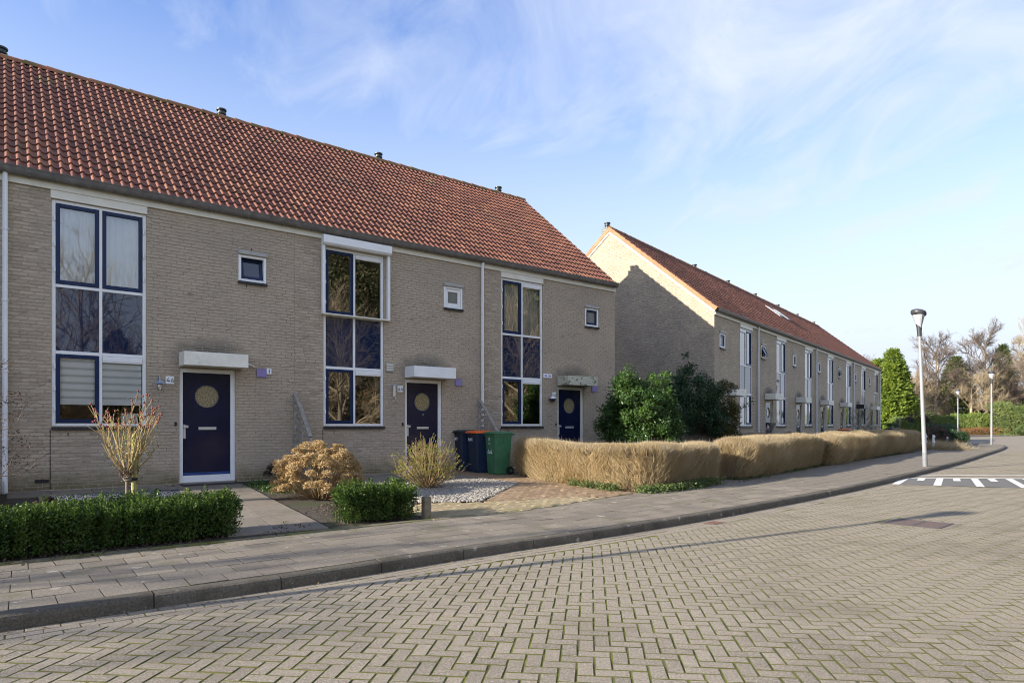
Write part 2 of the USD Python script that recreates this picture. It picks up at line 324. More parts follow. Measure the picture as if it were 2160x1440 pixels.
FLAGS = [mat(f"paving_tile_tone_{k}", c, 0.9, 0.35, 70, 0.5, 160, island=0.10, bdist=0.004, extra=[((0.36, 0.33, 0.27), 6.0, 0.64, 0.67), ((0.10, 0.105, 0.035), 1.6, 0.56, 0.78)], side=(0.045, 0.043, 0.016))
         for k, c in enumerate([(0.192, 0.163, 0.126), (0.172, 0.145, 0.113), (0.212, 0.18, 0.138)])]
KERB = mat("kerb_concrete", (0.108, 0.093, 0.071), 0.9, 0.4, 60, 1.0, 110, bdist=0.008, island=0.14, extra=[((0.30, 0.27, 0.22), 8.0, 0.62, 0.68), ((0.06, 0.05, 0.035), 3.0, 0.5, 0.72)])
SLABS = [mat(f"path_slab_tone_{k}", c, 0.85, 0.15, 14, 0.25, 90, extra=[((0.10, 0.105, 0.035), 1.3, 0.55, 0.78)]) for k, c in enumerate([(0.19, 0.16, 0.125), (0.17, 0.145, 0.115), (0.205, 0.175, 0.138)])]
YELPAV = [mat(f"yellow_paver_tone_{k}", c, 0.85, 0.2, 25, 0.3, 90, extra=[((0.20, 0.17, 0.07), 2.0, 0.5, 0.75)]) for k, c in enumerate([(0.32, 0.255, 0.15), (0.285, 0.225, 0.13)])]
REDPAV = [mat(f"brown_paver_tone_{k}", c, 0.85, 0.2, 25, 0.3, 90, extra=[((0.20, 0.15, 0.07), 2.0, 0.55, 0.75)]) for k, c in enumerate([(0.25, 0.17, 0.10), (0.215, 0.145, 0.088), (0.28, 0.195, 0.115)])]
SOIL = mat("garden_soil", (0.060, 0.047, 0.036), 1.0, 0.4, 8, 0.9, 60, bdist=0.02, extra=[((0.045, 0.06, 0.02), 1.5, 0.5, 0.7)])
GRASSY = mat("verge_turf", (0.055, 0.07, 0.022), 1.0, 0.4, 2, 0.9, 30, bdist=0.03)
GRAVELB = mat("blue_grey_gravel", (0.085, 0.095, 0.115), 0.8, 0.4, 40, island=0.4)
PEBBLE = mat("pale_pebble", (0.27, 0.245, 0.21), 0.7, 0.35, 20, island=0.35)
PAINT = mat("road_paint", (0.70, 0.69, 0.65), 0.7, 0.12, 30, 0.2, 120)
DARKPAV = mat("dark_ramp_paver", (0.15, 0.142, 0.13), 0.9, 0.25, 60, 0.5, 120, island=0.12)
IRON = mat("cast_iron", (0.085, 0.062, 0.056), 0.6, 0.25, 30, 0.3, 90, metallic=0.3)
JOINT = mat("pavement_joint_sand", (0.075, 0.068, 0.040), 1.0, 0.4, 3, 0.6, 200, bdist=0.005, extra=[((0.13, 0.13, 0.03), 1.2, 0.52, 0.6)])
# plants
BOXLEAF = leaf("box_leaf", (0.040, 0.088, 0.018), (0.11, 0.19, 0.034), 0.25, 0.35, 6)
BOXTIP = leaf("box_tip", (0.16, 0.26, 0.04), (0.28, 0.38, 0.07), 0.3, 0.4, 6)
EDGE = mat("mossy_edging", (0.15, 0.135, 0.085), 0.95, 0.3, 6, 0.5, 60, extra=[((0.135, 0.14, 0.03), 2.0, 0.45, 0.6)])
BANK = leaf("bank_leaf", (0.10, 0.16, 0.035), (0.24, 0.29, 0.08), 0.25, 0.4, .4)
LAUREL = leaf("laurel_leaf", (0.042, 0.098, 0.022), (0.11, 0.20, 0.042), 0.25, 0.3, 2.5)
DARKLEAF = leaf("holly_leaf", (0.026, 0.066, 0.026), (0.066, 0.130, 0.045), 0.2, 0.28, 2.5)
WOODMIX = leaf("mixed_wood_leaf", (0.075, 0.085, 0.03), (0.30, 0.25, 0.12), 0.25, 0.6, 0.5)
OLIVE = leaf("variegated_leaf", (0.10, 0.10, 0.026), (0.17, 0.155, 0.045), 0.25, 0.4, 2.5)
STRAW = leaf("straw_stem", (0.60, 0.45, 0.235), (0.78, 0.64, 0.40), 0.5, 0.6, 0.9, 0.35)
STRAWTIP = leaf("straw_tip", (0.60, 0.49, 0.35), (0.70, 0.60, 0.46), 0.4, 0.6, 1.2, 0.25)
DRYFLOWER = leaf("dry_flower", (0.62, 0.42, 0.185), (0.78, 0.58, 0.31), 0.3, 0.7, 5, 0.35)
DULLFLOWER = leaf("faded_flower", (0.12, 0.085, 0.065), (0.21, 0.15, 0.11), 0.25, 0.7, 5, 0.35)
STEMM = mat("tan_stem", (0.24, 0.165, 0.085), 0.8, 0.3, 12)
CANE = mat("rose_cane", (0.38, 0.31, 0.14), 0.6, 0.3, 10, tint2=(0.30, 0.19, 0.09))
HIP = mat("rose_hip", (0.22, 0.04, 0.03), 0.3, 0.3, 20)
BARK = mat("tree_bark", (0.20, 0.165, 0.125), 0.9, 0.3, 5, 0.6, 14)
TWIG = mat("twig_bark", (0.125, 0.095, 0.075), 0.85, 0.25, 2)
PALETWIG = mat("pale_twig", (0.31, 0.245, 0.155), 0.85, 0.25, 2)
BUDLEAF = leaf("spring_bud", (0.26, 0.30, 0.035), (0.40, 0.42, 0.07), 0.35, 0.5, 8)
OLDFIR = leaf("olive_fir_spray", (0.07, 0.10, 0.03), (0.17, 0.20, 0.06), 0.25, 0.6, 0.4)
THUJA = leaf("thuja_spray", (0.14, 0.22, 0.025), (0.30, 0.39, 0.055), 0.3, 0.55, 0.9)
SPRUCE = leaf("spruce_spray", (0.030, 0.052, 0.016), (0.095, 0.115, 0.032), 0.25, 0.6, 0.5)
IVY = leaf("ivy_leaf", (0.13, 0.21, 0.035), (0.30, 0.36, 0.09), 0.3, 0.4, 0.5)
RUST = leaf("rusty_leaf", (0.27, 0.125, 0.045), (0.36, 0.20, 0.085), 0.3, 0.7, 0.8)
LIME = leaf("lime_leaf", (0.24, 0.25, 0.035), (0.34, 0.33, 0.06), 0.3, 0.5, 0.8)
PURPLE = leaf("copper_leaf", (0.045, 0.025, 0.022), (0.085, 0.05, 0.045), 0.2, 0.5, 1.5)
MAPLE = leaf("dry_maple_leaf", (0.075, 0.030, 0.026), (0.15, 0.075, 0.045), 0.3, 0.6, 4)
GROUNDLEAF = leaf("ground_ivy", (0.075, 0.125, 0.035), (0.19, 0.25, 0.075), 0.3, 0.5, 3)
# ================================================================ kerb line and heights
def chaikin(p, k=3):
    p = np.asarray(p, float)
    for _ in range(k):
        q = 0.75*p[:-1] + 0.25*p[1:]; r = 0.25*p[:-1] + 0.75*p[1:]
        p = np.vstack([p[:1], np.stack([q, r], 1).reshape(-1, 2), p[-1:]])
    return p

def resample(p, step):
    d = np.r_[0, np.cumsum(np.linalg.norm(np.diff(p, axis=0), axis=1))]
    t = np.arange(0, d[-1], step)
    return np.stack([np.interp(t, d, p[:, 0]), np.interp(t, d, p[:, 1])], 1)

KPTS = [(-19.9, -7.05), (-11.7, -1.21), (-3.575, 4.57), (-2.956, 5.118), (-2.125, 5.717), (-1.343, 6.393), (-.558, 7.07), (.223, 7.696), (.983, 8.27), (2.498, 9.574),
        (3.36, 10.35), (5.433, 12.35), (6.93, 13.8), (9.01, 15.95), (12.76, 20.0), (17.8, 25.6), (22.0, 30.5), (26.2, 35.3), (29.5, 39.2), (33.0, 43.6), (34.4, 45.8), (34.4, 47.4), (33.2, 48.4), (30.5, 49.0), (24.0, 52.0)]
KERB_LINE = resample(chaikin(KPTS, 3), 0.05)
KT = np.gradient(KERB_LINE, axis=0); KT /= np.linalg.norm(KT, axis=1, keepdims=True)
KN = np.stack([-KT[:, 1], KT[:, 0]], 1)          # towards the houses
KS = np.arange(len(KERB_LINE))*0.05
from scipy.spatial import cKDTree
KTREE = cKDTree(KERB_LINE)

def proj(x, y):
    """distance along the kerb and distance behind it"""
    p = np.stack([np.asarray(x, float), np.asarray(y, float)], -1)
    _, i = KTREE.query(p)
    return KS[i] + ((p - KERB_LINE[i])*KT[i]).sum(-1), ((p - KERB_LINE[i])*KN[i]).sum(-1)

def at_s(s, o):
    s = np.asarray(s, float); o = np.asarray(o, float)
    i = np.clip((s/0.05), 0, len(KERB_LINE)-1.001); k = i.astype(int); f = (i-k)[..., None]
    c = KERB_LINE[k]*(1-f) + KERB_LINE[k+1]*f
    n = KN[k]*(1-f) + KN[k+1]*f
    return c + n*o[..., None]

_ws = proj(np.array([-4, -1.0, 1.2, 2.9, 5.0, 9.5, 14, 22.0, 29]), np.array([4.3, 6.7, 8.5, 9.9, 12, 16.4, 21.5, 30.5, 38.6]))[0]
_ww = np.array([2.0, 1.95, 1.9, 2.2, 2.55, 2.75, 2.85, 2.7, 2.6])
def pav_w(s): return np.interp(s, _ws, _ww)
KERB_Z = 0.115
def zg(x, y):
    s, o = proj(x, y); w = pav_w(s)
    z = np.where(o < 0, 0.0, np.where(o < w, KERB_Z + 0.012*o, 0.14 + 0.0266*np.clip(o-w, 0, 6.2)))
    return z if np.ndim(x) else float(z)

def slope_of(p):
    e = 0.08
    return np.stack([(zg(p[:, 0]+e, p[:, 1]) - zg(p[:, 0]-e, p[:, 1]))/(2*e), (zg(p[:, 0], p[:, 1]+e) - zg(p[:, 0], p[:, 1]-e))/(2*e)], 1)

# row frames: U along the facade, W in front of it
D1 = np.array([0.787, 0.617]); N1 = np.array([0.617, -0.787]); O1 = np.array([0, 17.82]); A1 = math.atan2(0.617, 0.787)
D2 = np.array([0.62, 0.784]); D2 = D2/np.linalg.norm(D2); N2 = np.array([D2[1], -D2[0]]); O2 = np.array([7.55, 24.4]); A2 = math.atan2(D2[1], D2[0])
def r1(u, w=0.0): return O1 + u*D1 + w*N1
def r2(u, w=0.0): return O2 + u*D2 + w*N2

# ================================================================ ground
def sheet(poly, z, mat_, name, label, category="ground", kind="structure", step=None):
    """a flat or draped sheet over a polygon; z a number or a function"""
    if not isinstance(poly, Polygon): poly = Polygon(poly)
    v, f = trimesh.creation.triangulate_polygon(poly, engine="earcut")
    if step:
        m = trimesh.Trimesh(np.c_[v, np.zeros(len(v))], f, process=False)
        for _ in range(8):
            if m.edges_unique_length.max() < step: break
            m = m.subdivide()
        v, f = m.vertices[:, :2], m.faces
    zz = z(v[:, 0], v[:, 1]) if callable(z) else np.full(len(v), z)
    vv = np.c_[v, zz]
    if len(f):
        a, b, c = vv[f[:, 0]], vv[f[:, 1]], vv[f[:, 2]]
        if np.cross(b-a, c-a)[:, 2].sum() < 0: f = f[:, ::-1]
    return one(name, (vv, f), mat_, label, category, kind=kind)

one("ground", MB().quad((-700, -700, -.06), (700, -700, -.06), (700, 900, -.06), (-700, 900, -.06)), GRASSY, "rough turf and earth reaching to the horizon under everything", "ground", kind="structure")

far_side = at_s(np.arange(0, 58, 0.5), np.full(116, -6.6))
road_poly = Polygon(np.vstack([KERB_LINE[::10], [(30, 60), (47, 71), (55, 84), (59, 99.5), (88, 98.5), (100, 90)], far_side[::-1]])).buffer(0)
sheet(road_poly, -0.0030, MOSS, "road_bed", "mossy sand that shows in the joints between the road pavers", "road")
near_clip = Polygon([(-6, 1.0), (6, 1.0), (34, 30), (30, 36), (-6, 10)])
FARROAD = road_poly.difference(Polygon([(-30, -30), (60, -30), (60, 30), (-30, 42)]))
if FARROAD.geom_type != "Polygon": FARROAD = max(FARROAD.geoms, key=lambda g: g.area)
sheet(FARROAD, 0.0, FARPAV, "road", "grey brown paved street curving away towards the far trees", "road")

# --- road pavers in herringbone, each with its own edges
def paver_mesh(polys, ztop, c=0.006, deep=0.05, jit=None):
    """quads (n,4,2) counter-clockwise -> chamfered stones; ztop (n,)"""
    P = np.asarray(polys); n = len(P); ctr = P.mean(1, keepdims=True)
    e = P - ctr; L = np.linalg.norm(e, axis=2, keepdims=True)
    inn = ctr + e*(1 - c*1.4142/L)
    tilt = (jit if jit is not None else np.zeros((n, 2)))
    def zz(Q): return ztop[:, None] + ((Q-ctr)*tilt[:, None]).sum(-1)
    top = np.concatenate([inn, zz(inn)[..., None]], -1); mid = np.concatenate([P, (zz(P)-c*0.8)[..., None]], -1); bot = np.concatenate([P, (zz(P)-deep)[..., None]], -1)
    V = np.concatenate([top, mid, bot], 1)      # n,12,3
    F = [[0, 1, 2], [0, 2, 3]]
    for k in range(4):
        j = (k+1) % 4
        F += [[k+4, j+4, j], [k+4, j, k], [k+8, j+8, j+4], [k+8, j+4, k+4]]
    return V, np.array(F)

def join(V, F):
    n, m = V.shape[:2]
    return V.reshape(-1, 3), (F[None] + (np.arange(n)*m)[:, None, None]).reshape(-1, 3)

PH = math.radians(6.8); PA = np.array([math.sin(PH), math.cos(PH)]); PB = np.array([PA[1], -PA[0]])
G = 0.1055
ii, jj = np.meshgrid(np.arange(-110, 420), np.arange(-10, 420), indexing="ij")
c4 = (ii - jj) % 4
quads, orient = [], []
for cls, (dx, dy) in ((0, (2, 1)), (3, (1, 2))):
    a, b = ii[c4 == cls], jj[c4 == cls]
    base = a[:, None]*G*PB + b[:, None]*G*PA + np.array([0.03, 0.02])
    g0, gx, gy = 0.0070, dx*G - 0.0070, dy*G - 0.0070
    if cls == 0: g0y, gy0 = 0.0070, gy
    q = np.stack([base + x*PB + y*PA for x, y in ((g0, g0), (gx, g0), (gx, gy), (g0, gy))], 1)
    quads.append(q)
quads = np.concatenate(quads)
ctr = quads.mean(1)
r = ctr[:, 0]/np.maximum(ctr[:, 1], .1)
keep = (ctr[:, 1] > 1.6) & (ctr[:, 1] < 38) & (np.abs(ctr[:, 0]) < 0.86*ctr[:, 1] + 1.2)
quads, ctr = quads[keep], ctr[keep]
s_, o_ = proj(ctr[:, 0], ctr[:, 1])
ramp_poly = Polygon([(9.35, 16.1), (10.7, 17.9), (17.0, 17.5), (15.3, 13.75)])
grate_c, grate_a = np.array([6.02, 9.685]), math.radians(42)
keep = (o_ < -0.30) & (o_ > -6.4)
from shapely import contains_xy
keep &= ~contains_xy(ramp_poly.buffer(0.03), ctr[:, 0], ctr[:, 1])
ga, gb = np.array([math.cos(grate_a), math.sin(grate_a)]), np.array([-math.sin(grate_a), math.cos(grate_a)])
rel = ctr - grate_c
keep &= ~((np.abs(rel @ ga) < 0.43) & (np.abs(rel @ gb) < 0.45))
quads, ctr = quads[keep], ctr[keep]
# gutter courses laid along the kerb
ss = np.arange(3.0, 62, 0.212)
gq = []
for row, off in enumerate((-0.105, -0.21, -0.315)):
    s0 = ss + (row % 2)*0.106
    gq.append(np.stack([at_s(s0+.004, np.full(len(s0), off+.004)), at_s(s0+.208, np.full(len(s0), off+.004)), at_s(s0+.208, np.full(len(s0), off+.101)), at_s(s0+.004, np.full(len(s0), off+.101))], 1))
gq = np.concatenate(gq); gq = gq[gq.mean(1)[:, 1] < 40]
quads = np.concatenate([quads, gq]); ctr = quads.mean(1)
rg = np.random.default_rng(3)
rot = rg.normal(0, 0.012, len(quads)); cs, sn = np.cos(rot)[:, None], np.sin(rot)[:, None]
e = quads - ctr[:, None]
quads = ctr[:, None] + np.stack([e[..., 0]*cs - e[..., 1]*sn, e[..., 0]*sn + e[..., 1]*cs], -1) + rg.normal(0, 0.0012, (len(quads), 1, 2))
settle = 0.0012*(meshkit.noise(np.c_[ctr*0.7, np.zeros(len(ctr))], 5) - 0.5)
V, F = paver_mesh(quads, settle + 0.0007 + rg.normal(0, 0.0008, len(quads)).clip(-.0009, .002), c=0.002, deep=0.04, jit=rg.normal(0, 0.005, (len(quads), 2)).clip(-.008, .008))
inview = (np.abs(ctr[:, 0]/ctr[:, 1]) < 0.78) & (1380*CAM_H/ctr[:, 1] < 548)
order = np.argsort(np.where(inview, ctr[:, 1], 1e6))
road = one("paver_road", join(V[order[300:]], F), PAVERS[0], "street of grey brown concrete pavers laid in herringbone with mossy joints", "road", kind="structure")
# the many beyond the first 300 stay one piece
for k in order[:300]:
    put(road, "paver", (V[k], F), PAVERS[int(rg.integers(0, 3))])

# --- dark cross strip with painted teeth
ramp = thing("speed_ramp", "dark grey ramp across the street with white painted teeth", "speed ramp", kind="structure")
put(ramp, "ramp_surface", MB().quad(*[(x, y, 0.004) for x, y in ((9.35, 16.1), (15.3, 13.75), (17.0, 17.5), (10.7, 17.9))]), DARKPAV)
def g0(px, py, z=0.0):
    dy = py - 897.0; return np.array([(px-1080)*(CAM_H-z)/dy, 1380*(CAM_H-z)/dy])
def stripe(a, b, w):
    a, b = np.array(a), np.array(b); d = (b-a)/np.linalg.norm(b-a); n = np.array([-d[1], d[0]])*w/2
    return MB().quad(*[(*p, 0.009) for p in (a-n, b-n, b+n, a+n)])
e0, e1 = np.array([9.35, 16.1]), np.array([15.3, 13.75]); t0, t1 = np.array([10.7, 17.9]), np.array([17.0, 17.5])
for k in range(7):
    a = e0 + (e1-e0)*(0.012 + k*0.137); b = t0 + (t1-t0)*(0.012 + k*0.142)
    put(ramp, "white_tooth", stripe(a, b, 0.16), PAINT)
    a2 = t0 + (t1-t0)*(0.08 + k*0.142); b2 = a2 + ((e0 + (e1-e0)*(0.08 + k*0.137)) - a2)*0.36
    put(ramp, "white_tooth", stripe(a2, b2, 0.16), PAINT)
put(ramp, "white_line", stripe(t0 + (0.02, .07), t1 + (0, .07), 0.14), PAINT)
put(ramp, "white_line", stripe((11.6, 18.8), (18.5, 19.4), 0.14), PAINT)

# --- gully grate
gr = thing("drain_grate", "rusty cast iron drain grate set in the road pavers", "drain grate", (grate_c[0], grate_c[1], 0.0), grate_a)
m = MB()
for a, b, c, d in ((-.36, .36, -.36, -.32), (-.36, .36, .32, .36), (-.36, -.32, -.32, .32), (.32, .36, -.32, .32)): m.box(a, b, c, d, -.03, .004, .003)
put(gr, "frame", m, IRON)
put(gr, "pit", MB().box(-.32, .32, -.32, .32, -.05, -.028), BLACKP)
for k in range(13): put(gr, "bar", MB().box(-.30 + k*0.05 - .013, -.30 + k*0.05 + .013, -.32, .32, -.028, .002, .003), IRON)
put(gr, "cross_bar", MB().box(-.32, .32, -.02, .02, -.028, .0035, .003), IRON)
m = MB()
for a in (0.40,):
    m.box(-.42, .42, a-.03, a+.045, -.02, .003, .004); m.box(-.42, .42, -a-.045, -a+.03, -.02, .003, .004); m.box(a-.03, a+.045, -.36, .36, -.02, .003, .004); m.box(-a-.045, -a+.03, -.36, .36, -.02, .003, .004)
put(gr, "surround", m, PAVERS[1])
pc = np.array([3.0, 9.75]); lid = thing("street_cover", "small rust red cover plate beside the kerb", "cover plate", (*(at_s(np.array([proj(*pc)[0]]), np.array([-0.22]))[0]), 0.0), math.radians(42))
put(lid, "plate", MB().box(-.15, .15, -.09, .09, -.02, .006, .004), mat("red_rust", (0.17, 0.085, 0.055), 0.8, 0.2, 20))
put(lid, "rim", MB().box(-.17, .17, -.11, .11, -.02, .003, .003), IRON)

# --- kerb stones, a metre each
kerb = thing("kerb", "row of dark concrete kerb stones along the near pavement", "kerb", kind="structure")
prof = [(0.0, -0.08), (0.004, 0.075), (0.012, 0.098), (0.035, 0.112), (0.125, 0.116), (0.125, -0.08)]
def kerb_stone(s0, s1, zo):
    S = np.linspace(s0+.004, s1-.004, 5); v = []
    for s in S:
        c = at_s(np.full(6, s), np.array([p[0] for p in prof])); v.append(np.c_[c, np.array([p[1] for p in prof]) + zo])
    v = np.vstack(v); f = []
    for i in range(4):
        for j in range(6):
            j2 = (j+1) % 6; f += [[i*6+j, (i+1)*6+j, (i+1)*6+j2], [i*6+j, (i+1)*6+j2, i*6+j2]]
    for i, sg in ((0, 1), (4, -1)):
        for j in range(1, 5): f.append([i*6, i*6+j, i*6+j+1][::sg])
    return v, np.array(f)[:, ::-1]
for k in range(int(KS[-1])):
    put(kerb, "kerb_stone", kerb_stone(k*1.0, k+1.0, rg.normal(0, 0.0025)), KERB)

# --- pavement: 30 cm tiles in courses along the kerb
sN = KS[-1]-2
S = np.arange(0, sN, 0.5)
inner = at_s(S, pav_w(S)); outer = at_s(S, np.full(len(S), 0.11))
v = np.r_[np.c_[outer, np.full(len(S), KERB_Z-0.005)], np.c_[inner, KERB_Z + 0.012*pav_w(S) - 0.005]]
n = len(S); f = [[i, i+1, n+i+1] for i in range(n-1)] + [[i, n+i+1, n+i] for i in range(n-1)]
pavement = one("pavement", (v, np.array(f)), JOINT, "pavement of grey thirty centimetre tiles between kerb and front gardens", "pavement", kind="structure")
tq, to_ = [], []
P = 0.302
for row in range(10):
    s0 = np.arange(8.0, sN - 2, P) + (row % 2)*P/2
    lo, hi = 0.13 + row*P, 0.13 + (row+1)*P
    w = pav_w(s0)
    ok = w > lo + 0.08
    s0, w = s0[ok], w[ok]; top = np.minimum(hi, w)
    A = lambda s, o: at_s(s, o)
    g = 0.003
    tq.append(np.stack([A(s0+g, np.full(len(s0), lo+g)), A(s0+P-g, np.full(len(s0), lo+g)), A(s0+P-g, top-g), A(s0+g, top-g)], 1)); to_.append((lo+top)/2)
tq, to_ = np.concatenate(tq), np.concatenate(to_)
tc = tq.mean(1)
V, F = paver_mesh(tq, KERB_Z + 0.012*to_ + rg.normal(0, 0.0012, len(tq)), c=0.002, deep=0.03, jit=slope_of(tc) + rg.normal(0, 0.004, (len(tq), 2)))
iv = (np.abs(tc[:, 0]/np.maximum(tc[:, 1], .1)) < 0.80)
order = np.argsort(np.where(iv, tc[:, 1], 1e6))
put(pavement, "tile_field", join(V[order[300:]], F), FLAGS[0], kind="stuff")
for k in order[:300]: put(pavement, "paving_tile", (V[k], F), FLAGS[int(rg.integers(0, 3))])

# --- front gardens: soil from the pavement to the houses and past them
S = np.arange(0, float(proj(27.5, 36.9)[0]), 1.0); T = np.array([0, .3, 2, 4, 6.2, 9, 14]); v = []
for t in T: v.append(np.c_[at_s(S, pav_w(S)+t), np.full(len(S), 0.132 + 0.0266*min(t, 6.2))])
v = np.vstack(v); n = len(S); f = []
for a in range(len(T)-1):
    for i in range(n-1): f += [[a*n+i, a*n+i+1, (a+1)*n+i+1], [a*n+i, (a+1)*n+i+1, (a+1)*n+i]]
one("garden_soil", (v, np.array(f)), SOIL, "bare earth of the front gardens between pavement and houses", "soil", kind="structure")

edg = thing("garden_edging", "mossy concrete edging between pavement tiles and front gardens", "edging", kind="structure")
_s0 = float(proj(-6.3, 5.6)[0])
for k in range(16):
    a, b = _s0 + k*1.0 + .004, _s0 + (k+1)*1.0 - .004; S = np.linspace(a, b, 4); v = []
    for q in S:
        w = float(pav_w(q)); c = at_s(np.full(4, q), np.array([w-.01, w-.01, w+.075, w+.075])); v.append(np.c_[c, [.10, .146, .150, .10]])
    v = np.vstack(v); f = [[i*4+j, (i+1)*4+j, (i+1)*4+j+1, i*4+j+1] for i in range(3) for j in range(3)] + [[0, 1, 2, 3], [15, 14, 13, 12]]
    put(edg, "edging_stone", (v, np.array(f)), EDGE)

def laid(name, label, cat, frame, u0, u1, w0, w1, su, sw, mats, bond=0.0, gap=0.004, zo=0.012, bed=True, seed=1, clip=None, unit="slab", c=0.004):
    """rectangular units laid in a patch of garden given in facade coordinates"""
    rr = np.random.default_rng(seed)
    root = thing(name, label, cat, kind="structure")
    q = []
    nu, nw = int(math.ceil((u1-u0)/su - 1e-6)), int(math.ceil((w1-w0)/sw - 1e-6))
    for j in range(nw):
        for i in range(-1 if bond else 0, nu):
            a, b = u0 + (i + bond*(j % 2))*su, u0 + (i + 1 + bond*(j % 2))*su
            a, b = max(a, u0), min(b, u1); c0, c1 = w0 + j*sw, min(w0 + (j+1)*sw, w1)
            if b - a < 0.03 or c1 - c0 < 0.03: continue
            poly = [frame(a+gap, c0+gap), frame(a+gap, c1-gap), frame(b-gap, c1-gap), frame(b-gap, c0+gap)]
            if clip is not None:
                g = Polygon(poly).intersection(clip)
                if g.area < 0.3*Polygon(poly).area: continue
            q.append(poly)
    q = np.array(q); qc = q.mean(1)
    s, o = proj(qc[:, 0], qc[:, 1])
    on = o > pav_w(s) - 0.02
    q, qc = q[on], qc[on]
    if np.cross(q[0][1]-q[0][0], q[0][2]-q[0][1]) < 0: q = q[:, ::-1]
    V, F = paver_mesh(q, zg(qc[:, 0], qc[:, 1]) + zo + rr.normal(0, 0.0015, len(q)), c=c, deep=0.05, jit=slope_of(qc) + rr.normal(0, 0.0025, (len(q), 2)))
    dist = np.argsort(qc[:, 1])
    if len(dist) > 300: put(root, unit + "_field", join(V[dist[300:]], F), mats[0], kind="stuff")
    for k in dist[:300]: put(root, unit, (V[k], F), mats[int(rr.integers(0, len(mats)))])
    return root

# path of number 46 and the strip under its window
def tilted(u0, w0, deg):
    c, q = math.cos(math.radians(deg)), math.sin(math.radians(deg))
    return lambda u, w: r1(u0 + (u-u0)*c - (w-w0)*q, w0 + (u-u0)*q + (w-w0)*c)
def patch(pts): return Polygon([r1(u, w) for u, w in pts])
F46 = tilted(-7.2, 0.7, 5.0)
laid("slab_path", "wide path of grey concrete slabs leading to door number 46", "path", F46, -8.42, -7.22, -0.55, 7.2, 0.60, 0.60, SLABS, 0.0, seed=2, clip=patch([(-9.5, .04), (-6.5, .04), (-6.5, 9), (-9.5, 9)]))
laid("slab_strip", "mossy strip of concrete slabs along the wall under window 46", "path", r1, -10.9, -8.42, 0.03, 0.82, 0.60, 0.40, SLABS, 0.0, seed=3, zo=0.009)
BROWN = [(-2.3, .05), (-2.35, 3.2), (-4.68, 5.14), (-2.8, 5.35), (-1.45, 6.4), (-1.0, .05)]
YELLOW = [(-6.25, 5.0), (-5.4, 4.78), (-4.68, 5.14), (-2.8, 5.35), (-1.45, 6.4), (-3.87, 6.6), (-6.25, 6.6)]
laid("brown_path", "brown clay paved path from bins to pavement by number 44", "path", r1, -4.8, -0.95, 0.04, 6.6, 0.21, 0.105, REDPAV, 0.5, seed=4, gap=0.003, unit="clay_paver", clip=patch(BROWN))
laid("yellow_path", "pale yellow paved strip next to the pavement in front of 44", "path", r1, -6.25, -1.45, 4.75, 6.8, 0.21, 0.105, YELPAV, 0.5, seed=5, gap=0.003, unit="yellow_paver", zo=0.008, clip=patch(YELLOW))
laid("slab_strip", "grey slab strip along the wall in front of door 44", "path", r1, -5.6, -2.36, 0.04, 1.9, 0.40, 0.40, SLABS, 0.0, seed=6)

def stones(name, label, cat, frame, u0, u1, w0, w1, n, size, mat_, seed, zo=0.0, test=None, flat=0.6):
    rr = np.random.default_rng(seed)
    ico = trimesh.creation.icosahedron() if size > .02 else trimesh.convex.convex_hull(np.vstack([np.eye(3), -np.eye(3)]))
    bv, bf = np.array(ico.vertices), np.array(ico.faces)
    u = rr.uniform(u0, u1, n); w = rr.uniform(w0, w1, n)
    if test is not None:
        ok = test(u, w); u, w = u[ok], w[ok]; n = len(u)
    p = np.stack([frame(a, b) for a, b in zip(u, w)])
    sz = size*rr.uniform(0.55, 1.3, (n, 1, 1))*np.stack([rr.uniform(.8, 1.3, n), rr.uniform(.7, 1.1, n), np.full(n, flat)], -1)[:, None]
    V = bv[None]*sz*(1 + rr.normal(0, .07, (n, len(bv), 1)))
    a = rr.uniform(0, 6.28, n); c, s = np.cos(a)[:, None], np.sin(a)[:, None]
    V = np.stack([V[..., 0]*c - V[..., 1]*s, V[..., 0]*s + V[..., 1]*c, V[..., 2]], -1)
    z = zg(p[:, 0], p[:, 1]) + zo + rr.uniform(0, size*0.5, n)
    V = V + np.concatenate([p, z[:, None]], 1)[:, None]
    v, f = join(V, bf)
    return put("/World", name, (v, f), mat_, True, label=label, category=cat, kind="stuff")
stones("gravel", "blue grey gravel bed behind the left box hedge", "gravel", r1, -10.45, -8.40, 0.85, 4.9, 9000, 0.017, GRAVELB, 11, zo=0.004)
PEB = Polygon([(-2.3, 3.15), (-4.66, 5.08), (-5.45, 4.72), (-5.9, 3.6), (-5.2, 2.0), (-2.4, 2.0)])
stones("pebbles", "bed of pale rounded pebbles in the garden of number 44", "pebbles", r1, -6.0, -2.3, 1.95, 5.2, 11000, 0.034, PEBBLE, 12, zo=0.006,
       test=lambda u, w: contains_xy(PEB, u, w))
m = MB()
for a, b, c, d in ((-10.5, -10.44, .83, 4.9), (-10.44, -8.38, .83, .87)):
    pts = [np.r_[r1(x, y), 0] for x, y in ((a, c), (b, c), (b, d), (a, d))]
    lo = [p + (0, 0, zg(p[0], p[1]) - .04) for p in pts]; hi = [p + (0, 0, zg(p[0], p[1]) + .025) for p in pts]
    m.quad(*hi[::-1])
    for k in range(4): m.quad(lo[k], hi[k], hi[(k+1) % 4], lo[(k+1) % 4])
one("edging", m, SLABS[2], "narrow concrete edging round the blue grey gravel bed", "edging", kind="structure")

